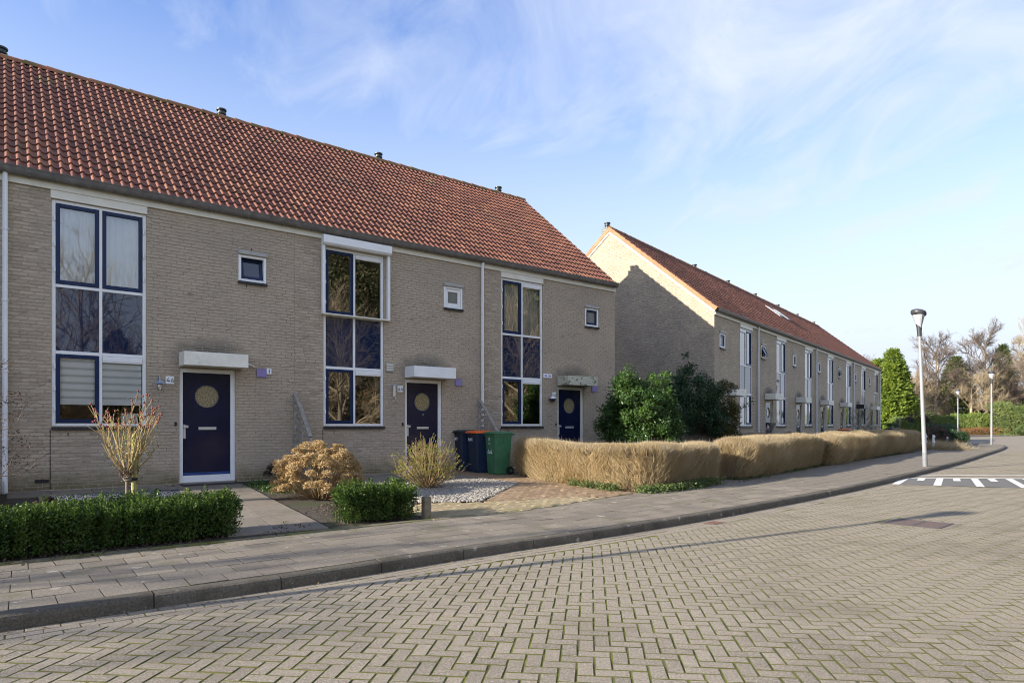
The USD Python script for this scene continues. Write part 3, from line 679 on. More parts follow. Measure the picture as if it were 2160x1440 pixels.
# leaf litter blown against the kerb and onto the tiles
rr = np.random.default_rng(77)
def litter(name, label, n, s0, s1, ofn, z, seed):
    rr = np.random.default_rng(seed); q = rr.uniform(s0, s1, n); o = ofn(rr, n); p = at_s(q, o); zz = np.full(n, z) + rr.uniform(0, .008, n)
    a = rr.uniform(0, 6.28, n); L = rr.uniform(.012, .045, n); d = np.stack([np.cos(a), np.sin(a), rr.uniform(-.1, .35, n)], 1); sd = np.stack([-np.sin(a), np.cos(a), rr.uniform(-.3, .3, n)], 1)
    P = np.c_[p, zz]; V = np.stack([P, P + d*L[:, None]*.5 + sd*L[:, None]*.28, P + d*L[:, None], P + d*L[:, None]*.5 - sd*L[:, None]*.28], 1)
    one(name, join(V, np.array([[0, 1, 2], [0, 2, 3]])), leaf(name + "_look", (.16, .10, .05), (.33, .23, .12), .2, .8, 30), label, "leaf litter", kind="stuff")
sA = float(proj(-5, 3.6)[0])
litter("gutter_litter", "dead leaves and grit gathered along the foot of the kerb", 420, sA, sA + 36, lambda r_, n: -np.abs(r_.normal(0.01, .07, n)) - .01, .003, 78)
litter("pavement_litter", "scattered small dead leaves on the pavement tiles", 200, sA, sA + 30, lambda r_, n: 1.9 - np.abs(r_.normal(0, .45, n)), .143, 79)
# ================================================================ houses
EAVE, RZ, RY = 5.80, 9.62, 4.46        # height of the eave, of the ridge, and how far behind the front the ridge lies
DEPTH = 2*RY
TB = -0.10                              # where the tiles end, over the gutter
SL = math.hypot(RY-TB, RZ-EAVE); SN, CS = (RZ-EAVE)/SL, (RY-TB)/SL
ROWS = 20; EXPO = SL/ROWS - 0.004

def slope_pt(x, s, h):
    """a point on the front slope: x along, s up the slope from the eave, h above it"""
    return np.stack([x, TB + s*CS - h*SN, EAVE + s*SN + h*CS], -1)

PER = 0.15
PX = np.array([0.0, .012, .028, .045, .060, .072, .085, .105, .13])
PHH = np.array([.004, .024, .0390, .0415, .034, .017, .004, 0.0, .0005])
def tile(x0, s0, w=0.30, rr=None, coarse=False):
    px, ph = (PX, PHH) if not coarse else (PX[[0, 2, 3, 5, 7]], PHH[[0, 2, 3, 5, 7]])
    xs = np.concatenate([px, px + PER, [2*PER]]); hs = np.concatenate([ph, ph, [.004]])
    xs = xs*(w/0.30)
    L = EXPO + 0.055
    j = (0, 0, 0, 0) if rr is None else rr.normal(0, 1, 4)
    lo, hi = 0.034 + 0.0016*j[0], 0.004 + 0.001*j[1]
    sj = 0.0035*j[2]; tw = 0.002*j[3]
    n = len(xs)
    a = slope_pt(x0 + xs, np.full(n, s0 + sj) + tw*xs, hs + lo)
    b = slope_pt(x0 + xs, np.full(n, s0 + sj + L), hs + hi)
    c = slope_pt(x0 + xs, np.full(n, s0 + sj + 0.003) + tw*xs, hs + lo - 0.020)
    v = np.vstack([c, a, b]); f = []
    for k in range(n-1):
        f += [[k, k+1, n+k+1], [k, n+k+1, n+k], [n+k, n+k+1, 2*n+k+1], [n+k, 2*n+k+1, 2*n+k]]
    return v, np.array(f)

def rectpoly(x0, x1, z0, z1): return Polygon([(x0, z0), (x1, z0), (x1, z1), (x0, z1)])

def slab_with_holes(W, z0, z1, holes, y0, y1):
    p = Polygon([(0, z0), (W, z0), (W, z1), (0, z1)])
    for h in holes: p = p.difference(rectpoly(*h))
    m = trimesh.creation.extrude_polygon(p, y1-y0, engine="earcut")
    v = np.array(m.vertices); v = np.c_[v[:, 0], y0 + v[:, 2], v[:, 1]]
    return v, np.array(m.faces)[:, ::-1]

def text_on(parent, name, text, h, x, y, z, mat_, align="c", rz=0.0, depth=0.003):
    m = meshkit.text_mesh(text, h, depth)
    v = np.array(m.vertices); w = v[:, 0].max()
    if align == "c": v[:, 0] -= w/2
    v = np.c_[v[:, 0], -v[:, 2], v[:, 1]] + (x, y, z)
    put(parent, name, (v, m.faces), mat_)

def disc_y(x, y, z, r, dy, n=28):
    """a cylinder with its axis along y"""
    th = np.arange(n)/n*2*np.pi; c = np.stack([x + r*np.cos(th), np.full(n, y), z + r*np.sin(th)], 1)
    v = np.vstack([c, c + (0, dy, 0), [[x, y, z], [x, y+dy, z]]]); f = []
    for i in range(n):
        j = (i+1) % n; f += [[i, j, n+j], [i, n+j, n+i], [2*n, j, i], [2*n+1, n+i, n+j]]
    return v, np.array(f)

def ring_y(x, y, z, r0, r1_, dy, n=32):
    th = np.arange(n)/n*2*np.pi; c, s = np.cos(th), np.sin(th)
    P = [np.stack([x + r*c, np.full(n, yy), z + r*s], 1) for r, yy in ((r0, y), (r1_, y), (r1_, y+dy), (r0, y+dy))]
    v = np.vstack(P); f = []
    for a in range(4):
        b = (a+1) % 4
        for i in range(n):
            j = (i+1) % n; f += [[a*n+i, b*n+i, b*n+j], [a*n+i, b*n+j, a*n+j]]
    return v, np.array(f)

def row_house(path, W, near=True, mirror=False, number=None, variant="plain", pipe=None, seed=1, gable_left=False, gable_right=False, origin=None, d=None, n_=None,
              canopy_mat=None, skylight=0, lamp=None, first_tile=0.0, flue_x=4.75, tilt_small=False):
    rr = np.random.default_rng(seed)
    X = (lambda a: W - a) if mirror else (lambda a: a)
    def bx(m, a, b, *r, c=0.0): return m.box(X(a), X(b), *r, c=c)
    # openings
    win = (.66, 2.13, 1.43, 5.43); small = (3.80, 4.36, 4.42, 4.97); door = (2.70, 3.74, .33, 2.57)
    holes = [(min(X(a), X(b)), max(X(a), X(b)), z0, z1) for a, b, z0, z1 in (win, small, door)]
    Z0, Z1 = 0.0, 5.60
    v, f = slab_with_holes(W, Z0, Z1, holes, 0.010, 0.24)
    v[:, 0] = v[:, 0].clip(.003, W-.003); v[:, 1] = np.where(v[:, 1] < .05, .0065, v[:, 1]); mb = MB().add(v, f)
    wall = put(path, "wall", mb, MORTAR if near else WALL_X)
    side = MB(); side.box(0, W, DEPTH-.24, DEPTH, 0, 5.6)
    put(path, "back_wall", side, WALL_X)
    for flag, xx in ((gable_left, 0.0), (gable_right, W)):
        y1, t = DEPTH, 0.10
        pts = [(0.008, 0), (y1, 0), (y1, 5.72), (RY, RZ-.12), (0.008, 5.72)]
        m = trimesh.creation.extrude_polygon(Polygon(pts), t, engine="earcut"); q = np.array(m.vertices)
        x0 = xx if flag or xx == 0.0 else xx - t
        if xx > 0: x0 = xx - t
        put(path, "gable_wall" if flag else "party_wall", (np.c_[x0 + q[:, 2], q[:, 0], q[:, 1]], m.faces), WALL_Y if flag else DIM)
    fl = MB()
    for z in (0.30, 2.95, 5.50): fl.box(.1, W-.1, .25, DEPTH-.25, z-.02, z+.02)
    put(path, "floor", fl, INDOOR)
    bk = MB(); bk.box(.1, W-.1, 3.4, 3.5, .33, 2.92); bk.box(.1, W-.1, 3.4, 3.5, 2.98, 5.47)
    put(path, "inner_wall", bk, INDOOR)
    # bricks
    if near:
        bl = []
        z = 0.325; course = 0
        while z < 5.585:
            off = (0.11125 if course % 2 else 0.0) + rr.uniform(-.03, .03); xs = -0.2225 + off
            while xs < W:
                a, b = max(xs + .0055, 0.002), min(xs + .2170, W-.002); xs += 0.2225
                segs = [(a, b)]
                for h in holes:
                    if h[2] - .01 < z + .03 < h[3]:
                        ns = []
                        for p, q in segs:
                            if q <= h[0] or p >= h[1]: ns.append((p, q))
                            else:
                                if p < h[0] - .01: ns.append((p, h[0]))
                                if q > h[1] + .01: ns.append((h[1], q))
                        segs = ns
                for p, q in segs:
                    if q - p > 0.02: bl.append((p, q, z + .0045, z + .058))
            z += 0.0625; course += 1
        B = np.array(bl); nB = len(B)
        y = rr.normal(0, .0016, nB); x0, x1, z0, z1 = B.T
        zj = rr.normal(0, .0012, nB); xj = rr.normal(0, .0012, (2, nB)); c = .003
        P = lambda a, yy, b: np.stack([a, yy, b], -1)
        fr = [P(x0+xj[0]+c, y, z0+zj+c), P(x1+xj[1]-c, y + rr.normal(0, .001, nB), z0+zj+c), P(x1+xj[1]-c, y, z1+zj-c), P(x0+xj[0]+c, y + rr.normal(0, .001, nB), z1+zj-c)]
        b2 = [P(x0, np.full(nB, .014), z0), P(x1, np.full(nB, .014), z0), P(x1, np.full(nB, .014), z1), P(x0, np.full(nB, .014), z1)]
        V = np.stack(fr + b2, 1); F = [[0, 1, 2], [0, 2, 3]]
        for k in range(4): F += [[k+4, (k+1) % 4+4, (k+1) % 4], [k+4, (k+1) % 4, k]]
        F = np.array(F)
        ctr = origin + ((x0+x1)/2)[:, None]*d
        px = ctr[:, 0]/ctr[:, 1]; full = (x1-x0) > .19
        order = np.argsort(np.where((np.abs(px) < .77) & full & (z1 > 0.42), ctr[:, 1]*1.0 + 0.02*np.abs(z0-1.8), 1e6))
        v, f = join(V[order[300:]], F)
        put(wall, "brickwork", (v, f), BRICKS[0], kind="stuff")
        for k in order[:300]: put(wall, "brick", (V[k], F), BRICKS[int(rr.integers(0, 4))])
    # fascia, gutter
    put(path, "fascia_board", MB().box(0, W, -.035, .005, 5.585, 5.745, .004), CREAM)
    gp = [(-.03, 5.83), (-.032, 5.77), (-.05, 5.715), (-.095, 5.695), (-.14, 5.715), (-.165, 5.77), (-.168, 5.835), (-.176, 5.842), (-.176, 5.826), (-.16, 5.80), (-.135, 5.735), (-.095, 5.715), (-.06, 5.735), (-.044, 5.775), (-.042, 5.83)]
    v = np.array([(xx, a, b) for xx in (0.0, W) for a, b in gp]); k = len(gp)
    f = [[i, (i+1) % k, k+(i+1) % k, k+i] for i in range(k)]
    gut = put(path, "gutter", (v, np.array(f)), GUTTER, 50)
    if near:
        for xx in np.arange(.35, W, .72):
            m = MB(); pts = [(xx, a - .003*np.sign(-.095-a)*-1, b - .004) for a, b in gp[:8]]
            for q in range(len(pts)-1):
                p0, p1 = np.array(pts[q]), np.array(pts[q+1]); m.quad(p0 - (.014, 0, 0), p1 - (.014, 0, 0), p1 + (.014, 0, 0), p0 + (.014, 0, 0))
            put(gut, "bracket", m.moved(lambda v_: (v_ - (0, -.1, 5.78))*(1, 1.06, 1.06) + (0, -.1, 5.78)), GUTTER)
    # lintel board over the tall window
    if variant != "shutter":
        put(path, "lintel_board", MB().box(X(.645), X(2.145), -.022, .01, 5.44, 5.585, .004), CREAM)
    # tall window: frame, sashes, panes
    m = MB(); y0, y1 = .022, .10
    bx(m, .66, .72, y0, y1, 1.43, 5.43, c=.004); bx(m, 2.07, 2.13, y0, y1, 1.43, 5.43, c=.004)
    bx(m, 1.372, 1.422, y0-.002, y1, 1.49, 5.38, c=.004)
    for a, b in ((1.43, 1.49), (2.715, 2.775), (3.895, 3.95), (5.375, 5.43)): bx(m, .72, 2.07, y0, y1-.004, a, b, c=.004)
    window = put(path, "window", m, WHITE)
    def sash(a, b, z0, z1, mt=NAVY, wd=.062, yy=.012):
        q = MB(); bx(q, a, a+wd, yy, yy+.06, z0, z1, c=.005); bx(q, b-wd, b, yy, yy+.06, z0, z1, c=.005)
        bx(q, a+wd, b-wd, yy+.002, yy+.058, z0, z0+wd*1.15, c=.004); bx(q, a+wd, b-wd, yy+.002, yy+.058, z1-wd, z1, c=.004)
        return put(window, "sash", q, mt)
    def pane(a, b, z0, z1, yy=.052, mt=PANE):
        put(window, "pane", MB().quad((min(X(a), X(b)), yy, z0), (max(X(a), X(b)), yy, z0), (max(X(a), X(b)), yy, z1), (min(X(a), X(b)), yy, z1)), mt)
    def vent(a, b, z0, z1):
        q = MB(); bx(q, a, b, .012, .06, z0, z1, c=.006); bx(q, a+.01, b-.01, .006, .013, z0+.03, z1-.02); put(window, "vent_grille", q, WHITE)
    def hinge(x, z):
        q = MB(); bx(q, x-.012, x+.012, -.002, .02, z-.045, z+.045, c=.004); put(window, "hinge", q, WHITE)
    L, Rr = (.722, 1.370), (1.424, 2.068)
    tops = 3.952, 5.373; lows = 1.492, 2.713
    sash(*L, *tops); pane(L[0]+.06, L[1]-.06, tops[0]+.07, tops[1]-.06)
    if variant == "curtain":
        sash(*Rr, *tops); pane(Rr[0]+.06, Rr[1]-.06, tops[0]+.07, tops[1]-.06)
        for hz in (4.2, 4.65, 5.1): hinge(2.085, hz)
    else:
        vent(Rr[0], Rr[1], 5.27, 5.37); pane(Rr[0], Rr[1], tops[0], 5.27, .05)
    for hz in (4.2, 4.65, 5.1, 1.75, 2.1, 2.5): hinge(.706, hz)
    PL = PANE_CURTAIN if variant == "curtain" else PANE
    sash(*L, *lows); pane(L[0]+.06, L[1]-.06, lows[0]+.07, lows[1]-.06, mt=PL)
    vent(Rr[0], Rr[1], 2.60, 2.712); pane(Rr[0], Rr[1], lows[0], 2.60, .05, mt=PL)
    for a, b in (L, Rr):
        if variant == "curtain": 
            q = MB(); bx(q, a, b, .045, .06, 2.777, 3.893); put(window, "panel_glass", q, NAVYGLASS)
        else:
            q = MB(); bx(q, a, b, .046, .06, 2.777, 3.893); put(window, "panel_glass", q, NAVYGLASS)
    q = MB()
    for k in range(14):
        a = .655 + k*.1065; bx(q, a, a + .104, -.045, .03, 1.372, 1.426, c=.004)
    put(window, "sill", q, SILL)
    if variant in ("curtain", "plain") and near:
        def cloth(a, b, z0, z1, y, amp, nn, mt, name):
            xs = np.linspace(a, b, nn); ys = y + amp*np.sin(xs*70 + 1.3*np.sin(xs*9)); v = np.r_[np.c_[xs, ys, np.full(nn, z0)], np.c_[xs, ys, np.full(nn, z1)]]
            put(window, name, (v, np.array([[i, i+1, nn+i+1, nn+i] for i in range(nn-1)])), mt, True)
        cloth(.70, 1.38, 3.9, 5.4, .14, .010, 90, CURTAIN if variant == "curtain" else BLIND2, "curtain"); cloth(1.41, 2.09, 3.9, 5.4, .14, .010, 90, CURTAIN if variant == "curtain" else BLIND2, "curtain")
    if variant == "curtain":
        for a, b in ((.73, 1.36), (1.43, 2.06)):
            q = MB(); q2 = MB(); z = 2.71
            k = 0
            while z > 1.86:
                (q if k % 2 == 0 else q2).box(a, b, .085 + .004*(k % 2), .089 + .004*(k % 2), z-.085 if k % 2 == 0 else z-.045, z); z -= .085 if k % 2 == 0 else .045; k += 1
            q.box(a, b, .082, .10, z-.02, z)
            bl_ = put(window, "blind", q, BLIND); put(window, "blind_band", q2, BLIND2)
        q = MB(); q.box(1.74, 2.02, .2, .3, 1.50, 1.68, .01); put(window, "box_on_sill", q, PLATE)
    if variant == "shutter":
        q = MB(); bx(q, .60, 2.265, -.155, .0, 5.47, 5.60); q.box(X(.60), X(2.265), -.155, -.002, 5.60, 5.685, .01)
        v, f = np.array([(xx, a, b) for xx in (.60, 2.265) for a, b in ((-.001, 5.45), (-.12, 5.45), (-.165, 5.49), (-.165, 5.655), (-.001, 5.685))]), None
        f = [[i, i+5, (i+1) % 5+5, (i+1) % 5] for i in range(5)]
        q = MB().add(v, np.array(f)).add(v[:5], [[0, 1, 2], [0, 2, 3], [0, 3, 4]]).add(v[5:], [[0, 2, 1], [0, 3, 2], [0, 4, 3]])
        sh = put(path, "shutter_box", q, WHITE)
        q = MB(); q.box(.60, .668, -.085, -.001, 3.945, 5.452, .005); put(sh, "guide_rail", q, WHITE)
        q = MB(); q.box(2.195, 2.262, -.085, -.001, 3.945, 5.452, .005); put(sh, "guide_rail", q, WHITE)
        put(sh, "bottom_rail", MB().box(.60, 2.262, -.095, .018, 3.912, 3.944, .005), CREAM)
    # small window
    m = MB(); a, b, z0, z1 = small; wd = .055
    bx(m, a, a+wd, .0, .09, z0, z1, c=.004); bx(m, b-wd, b, .0, .09, z0, z1, c=.004); bx(m, a+wd, b-wd, .002, .088, z0, z0+wd, c=.004); bx(m, a+wd, b-wd, .002, .088, z1-wd, z1, c=.004)
    sw = put(path, "small_window", m, WHITE)
    smat = WHITE if variant == "shutter" else NAVY
    q = MB(); w2 = .06 if variant != "shutter" else .075; ia, ib, iz0, iz1 = a+wd+.003, b-wd-.003, z0+wd+.003, z1-wd-.003
    bx(q, ia, ia+w2, .02, .07, iz0, iz1, c=.004); bx(q, ib-w2, ib, .02, .07, iz0, iz1, c=.004); bx(q, ia+w2, ib-w2, .022, .068, iz0, iz0+w2, c=.004); bx(q, ia+w2, ib-w2, .022, .068, iz1-w2, iz1, c=.004)
    pq = MB(); bx(pq, ia+w2, ib-w2, .044, .05, iz0+w2, iz1-w2)
    if variant == "curtain" or tilt_small:      # tipped open inwards or outwards at the foot
        ang = math.radians(-14 if variant == "curtain" else 24)
        def tip(v_):
            w_ = v_.copy(); dy, dz = v_[:, 1]-.045, v_[:, 2]-iz1
            if variant == "curtain": dz = v_[:, 2]-iz0
            ref = iz0 if variant == "curtain" else iz1
            w_[:, 1] = .045 + dy*math.cos(ang) - dz*math.sin(ang)*(-1); w_[:, 2] = ref - dy*math.sin(ang) + dz*math.cos(ang); return w_
        if variant == "curtain":
            def tip(v_):
                w_ = v_.copy(); dy, dz = v_[:, 1]-.045, v_[:, 2]-iz0; w_[:, 1] = .045 + dy*math.cos(.2) + dz*math.sin(.2); w_[:, 2] = iz0 - dy*math.sin(.2) + dz*math.cos(.2); return w_
        else:
            def tip(v_):
                w_ = v_.copy(); dy, dz = v_[:, 1]-.045, v_[:, 2]-iz1; w_[:, 1] = .045 + dy*math.cos(.45) + dz*math.sin(.45); w_[:, 2] = iz1 - dy*math.sin(.45) + dz*math.cos(.45); return w_
        q.moved(tip); pq.moved(tip)
    put(sw, "sash", q, smat); put(sw, "pane", pq, NAVYGLASS if variant == "curtain" else FROST)
    q = MB(); bx(q, a-.012, b+.012, -.05, .03, z0-.055, z0-.002, c=.005); put(sw, "sill", q, SILL)
    q = MB(); bx(q, a-.012, b+.018, -.035, .03, z1+.004, z1+.085, c=.005); put(sw, "lintel", q, LINTEL)
    # door
    m = MB(); a, b, z0, z1 = door
    bx(m, a, a+.068, .03, .13, z0, z1, c=.005); bx(m, b-.088, b, .03, .13, z0, z1, c=.005); bx(m, a+.068, b-.088, .032, .128, z1-.078, z1, c=.005); bx(m, a+.068, b-.088, .028, .14, z0, z0+.085, c=.006); bx(m, a+.068, b-.088, .036, .13, z0+.085, z0+.135, c=.004)
    df = put(path, "door_frame", m, CREAM if variant == "plain" else WHITE)
    la, lb, lz0, lz1 = a+.071, b-.091, .470, 2.489; cx, cz, cr = (la+lb)/2 + .0, 2.03, .225
    p = Polygon([(la, lz0), (lb, lz0), (lb, lz1), (la, lz1)]).difference(Point(cx, cz).buffer(cr, 24))
    e = trimesh.creation.extrude_polygon(p, .045, engine="earcut"); q = np.array(e.vertices)
    dv = np.c_[X(q[:, 0]), .060 + q[:, 2], q[:, 1]]; fcs = np.array(e.faces)
    dr = put(path, "door", (dv, fcs if mirror else fcs[:, ::-1]), DOORBLUE)
    put(dr, "round_pane", disc_y(X(cx), .082, cz, cr+.002, .01), DOORPANE)
    put(dr, "pane_ring", ring_y(X(cx), .052, cz, cr-.004, cr+.012, .012), NAVY)
    q = MB(); bx(q, (cx-.155), (cx+.175), .045, .062, 1.363, 1.423, c=.004); slot = put(dr, "letter_plate", q, STEEL)
    q = MB(); bx(q, la+.004, la+.05, .046, .062, 1.19, 1.47, c=.006); bx(q, la+.004, la+.095, .018, .045, 1.40, 1.455, c=.008); put(dr, "handle", q, STEEL)
    q = MB(); bx(q, la, lb, .050, .062, lz0, lz0+.05, c=.003); put(dr, "bottom_strip", q, BLUESTRIP)
    if variant == "shutter": put(dr, "spy_hole", disc_y(X(cx+.02), .05, 1.72, .014, .012, 12), STEEL)
    # canopy
    m = MB(); bx(m, 2.69, 3.865, -.46, .004, 2.60, 2.865, c=.006)
    cn = put(path, "canopy", m, canopy_mat or (CANOPY if variant != "shutter" else WHITE))
    if near:
        sx = X(4.16) if variant == "curtain" else (X(4.13) if variant == "shutter" else X(4.07))
        put(path, "holder", MB().tube([(sx-.30, -.03, 2.74), (sx-.2, -.06, 2.72), (sx-.1, -.05, 2.69), (sx-.05, -.02, 2.66)], .014, 8), CREAM)
        put(path, "lilac_plate", MB().box(sx, sx+.20, -.03, -.012, 2.46, 2.63, .002), LILAC)
        if variant == "curtain": put(path, "pictogram_plate", MB().box(sx+.202, sx+.30, -.025, -.008, 2.53, 2.65, .002), PLATE); put(path, "pictogram", MB().box(sx+.245, sx+.262, -.028, -.024, 2.55, 2.63), INK)
    # number plate, lamp, bell
    if number:
        nx = X(2.53) if variant == "curtain" else X(2.56)
        q = put(path, "number_plate", MB().box(nx-.075, nx+.075, -.022, -.004, 2.25, 2.40, .004), PLATE)
        text_on(q, "number", number, .085, nx, -.022, 2.283, INK)
        put(path, "doorbell", MB().box(X(2.63)-.02, X(2.63)+.02, -.02, 0, 1.44, 1.52, .006), BLACKP)
    if lamp == "hood":
        lx, lz = X(2.33), 2.24
        q = MB().add(*lathe([(.0, .07), (.02, .07), (.03, .045), (.06, .03), (.105, .0), (.10, -.004), (.05, .02), (.0, .025)], 20)).moved(lambda v_: v_ + (lx, -.16, lz))
        w = put(path, "wall_lamp", q, GALV, 40)
        put(w, "arm", MB().tube([(lx, -.005, lz+.05), (lx, -.06, lz+.13), (lx, -.13, lz+.15), (lx, -.16, lz+.07)], .012, 8), GALV, 40)
        put(w, "jar", MB().add(*lathe([(0, -.13), (.03, -.125), (.042, -.10), (.042, -.02), (.03, .0)], 14)).moved(lambda v_: v_ + (lx, -.16, lz)), PANE, 40)
    elif lamp == "lantern":
        lx, lz = X(2.36), 2.26
        q = MB().tube([(lx, -.10, lz-.12), (lx, -.10, lz+.13)], .038, 10); w = put(path, "wall_lamp", q, STEEL, 40)
        th = np.linspace(0, 1.75*math.pi, 18); put(w, "arm", MB().tube(np.c_[lx + .0*th, -.10 + .075*np.sin(th), lz - .20 + .075*np.cos(th)], .012, 8), STEEL, 40)
        put(w, "cap", MB().add(*lathe([(0, .20), (.02, .17), (.055, .145), (.055, .13), (0, .13)], 14)).moved(lambda v_: v_ + (lx, -.10, lz)), GALV, 40)
        put(path, "air_vent", MB().box(X(2.18), X(2.38), -.03, 0, 2.72, 2.93, .005), LINTEL)
        for k in range(3): put(path, "vent_slat", MB().box(X(2.195), X(2.365), -.042, -.026, 2.755 + k*.055, 2.785 + k*.055, .004), CREAM)
    elif lamp == "globe":
        lx, lz = X(2.42), 2.21
        q = MB().add(*lathe([(0, .11), (.055, .095), (.095, .055), (.11, 0), (.0, 0)], 20)).moved(lambda v_: v_ + (lx, -.10, lz)); w = put(path, "wall_lamp", q, STEEL, 40)
        put(w, "shade", MB().add(*lathe([(.098, 0), (.085, -.05), (.05, -.085), (0, -.098)], 20)).moved(lambda v_: v_ + (lx, -.10, lz)), LAMPDARK, 40)
        put(path, "name_plate", MB().box(X(2.15), X(2.46), -.02, -.003, 2.80, 2.915, .004), PLATE)
        put(path, "name_bar", MB().box(X(2.19), X(2.28), -.023, -.019, 2.835, 2.88), LILAC); put(path, "name_bar", MB().box(X(2.33), X(2.42), -.023, -.019, 2.835, 2.88), LILAC)
    # weep holes and movement joint
    if near:
        put(wall, "movement_joint", MB().box(X(.635), X(.647), -.004, .012, .33, 1.37), BLACKP)
        for x in (.9, 3.96):
            put(wall, "weep_hole", MB().box(X(x)-.008, X(x)+.008, -.004, .012, 1.27 if x < 1 else 4.30, 1.325 if x < 1 else 4.355), BLACKP)
        put(wall, "air_brick", MB().box(.42, .62, -.004, .012, .45, .51), BLACKP)
        if variant == "curtain": put(wall, "weep_hole", MB().box(4.06-.008, 4.06+.008, -.004, .012, 5.07, 5.12), BLACKP)
    # downpipe
    if pipe is not None:
        q = MB().tube([(pipe, -.06, .30), (pipe, -.06, 5.60), (pipe, -.085, 5.72)], .04, 12)
        pp = put(path, "downpipe", q, PIPE, 40)
        for z in (1.2, 2.35, 3.55, 4.75): put(pp, "pipe_clip", MB().tube([(pipe, -.06, z), (pipe, -.06, z+.035)], .047, 12), PIPE, 40)
    # roof
    th = .07
    A_ = lambda x, s, h: slope_pt(np.array([x]), np.array([s]), np.array([h]))[0]
    m = MB(); c8 = []
    for xx in (0, W):
        for s, h in ((0.03, -.0), (SL, 0.0), (SL, -th), (.03, -th)): c8.append(A_(xx, s, h))
    c8 = np.array(c8)
    m.add(c8, [[0, 1, 5, 4], [1, 2, 6, 5], [2, 3, 7, 6], [3, 0, 4, 7], [0, 3, 2, 1], [4, 5, 6, 7]])
    bkv = c8.copy(); bkv[:, 1] = 2*RY - bkv[:, 1]; m.add(bkv, [[4, 5, 1, 0], [5, 6, 2, 1], [6, 7, 3, 2], [7, 4, 0, 3], [1, 2, 3, 0], [7, 6, 5, 4]])
    roof = put(path, "roof", m, UNDERLAY)
    nt = int(round(W/.30)); tw = W/nt
    tl = []
    for row in range(ROWS):
        for k in range(nt): tl.append((k*tw, row*(EXPO+.004), row, k))
    if near:
        rest = MB(); cnt = 0
        key = [(-(t[2] < 1), t[2]) for t in tl]
        vis = sorted(range(len(tl)), key=lambda i: tl[i][2])
        lim = 300
        for q, i in enumerate(vis):
            vv = tile(tl[i][0], tl[i][1], tw, rr)
            if q < lim: put(roof, "roof_tile", vv, TILES[int(rr.choice(3, p=[.55, .25, .2]))], 35)
            else: rest.add(*vv)
        if rest.V: put(roof, "roof_tiling", rest, TILES[0], 35, kind="stuff")
    else:
        rest = MB()
        for t in tl: rest.add(*tile(t[0], t[1], tw, rr, coarse=True))
        put(roof, "roof_tiling", rest, TILES[0], 35, kind="stuff")
    nr = int(round(W/.40)); rw = W/nr
    th_ = np.linspace(-.15, math.pi + .15, 9); rest = MB()
    for k in range(nr):
        j = rr.normal(0, .004, 2); R = .115
        a0 = np.c_[np.full(9, k*rw - .03), RY + R*np.cos(th_), RZ - .035 + R*1.0*np.sin(th_) + .022 + j[0]]; a1 = np.c_[np.full(9, (k+1)*rw), RY + (R-.012)*np.cos(th_), RZ - .035 + (R-.012)*np.sin(th_) + .014 + j[1]]
        a2 = np.c_[np.full(9, k*rw - .028), RY + (R-.02)*np.cos(th_), RZ - .055 + (R-.02)*np.sin(th_) + .022 + j[0]]
        v = np.vstack([a2, a0, a1]); f = []
        for i in range(8): f += [[i+1, i, 9+i], [i+1, 9+i, 9+i+1], [9+i+1, 9+i, 18+i], [9+i+1, 18+i, 18+i+1]]
        if near: put(roof, "ridge_tile", (v, np.array(f)), RIDGE, 50)
        else: rest.add(v, np.array(f))
    if not near: put(roof, "ridge_tiles", rest, RIDGE, 50)
    # flue just behind the ridge
    fx = flue_x
    q = MB(); q.box(fx-.17, fx+.17, RY+.12, RY+.46, RZ-.5, RZ+.14, .01)
    for k in range(3): q.box(fx-.185, fx+.185, RY+.105, RY+.475, RZ-.10 + k*.09, RZ-.055 + k*.09, .006)
    fp = put(path, "flue", q, FLUE)
    put(fp, "flue_cap", MB().add(*lathe([(.085, 0), (.085, .10), (.12, .10), (.12, .135), (.09, .15), (.09, .20), (.13, .20), (.13, .235), (0, .25)], 16)).moved(lambda v_: v_ + (fx - .03, RY+.29, RZ+.13)), FLUE, 40)
    # verge
    if gable_left:
        n = 19
        for side in (0, 1):
            m = MB(); 
            v = []
            for s, h in ((.0, -.03), (SL, -.03), (SL, -.17), (.0, -.17)):
                p = A_(0, s, h); v.append(p)
            v = np.array(v)
            if side: v[:, 1] = 2*RY - v[:, 1]
            o = np.vstack([v + (-.035, 0, 0), v + (0.0, 0, 0)]); m.add(o, [[0, 1, 2, 3], [7, 6, 5, 4], [0, 3, 7, 4], [1, 5, 6, 2], [2, 6, 7, 3], [0, 4, 5, 1]])
            put(path, "barge_board", m, CREAM)
            for k in range(n):
                s0, s1 = k*SL/n, (k+1)*SL/n + .02
                v = np.array([A_(-.06, s0, .055), A_(-.06, s1, .042), A_(-.055, s1, -.10), A_(-.055, s0, -.10), A_(.16, s0, .05), A_(.16, s1, .038), A_(-.03, s1, -.10), A_(-.03, s0, -.10)])
                if side: v[:, 1] = 2*RY - v[:, 1]
                q = MB().add(v, [[0, 3, 2, 1], [0, 1, 5, 4], [0, 4, 7, 3], [3, 7, 6, 2], [1, 2, 6, 5]])
                put(roof, "verge_tile", q, VERGE)
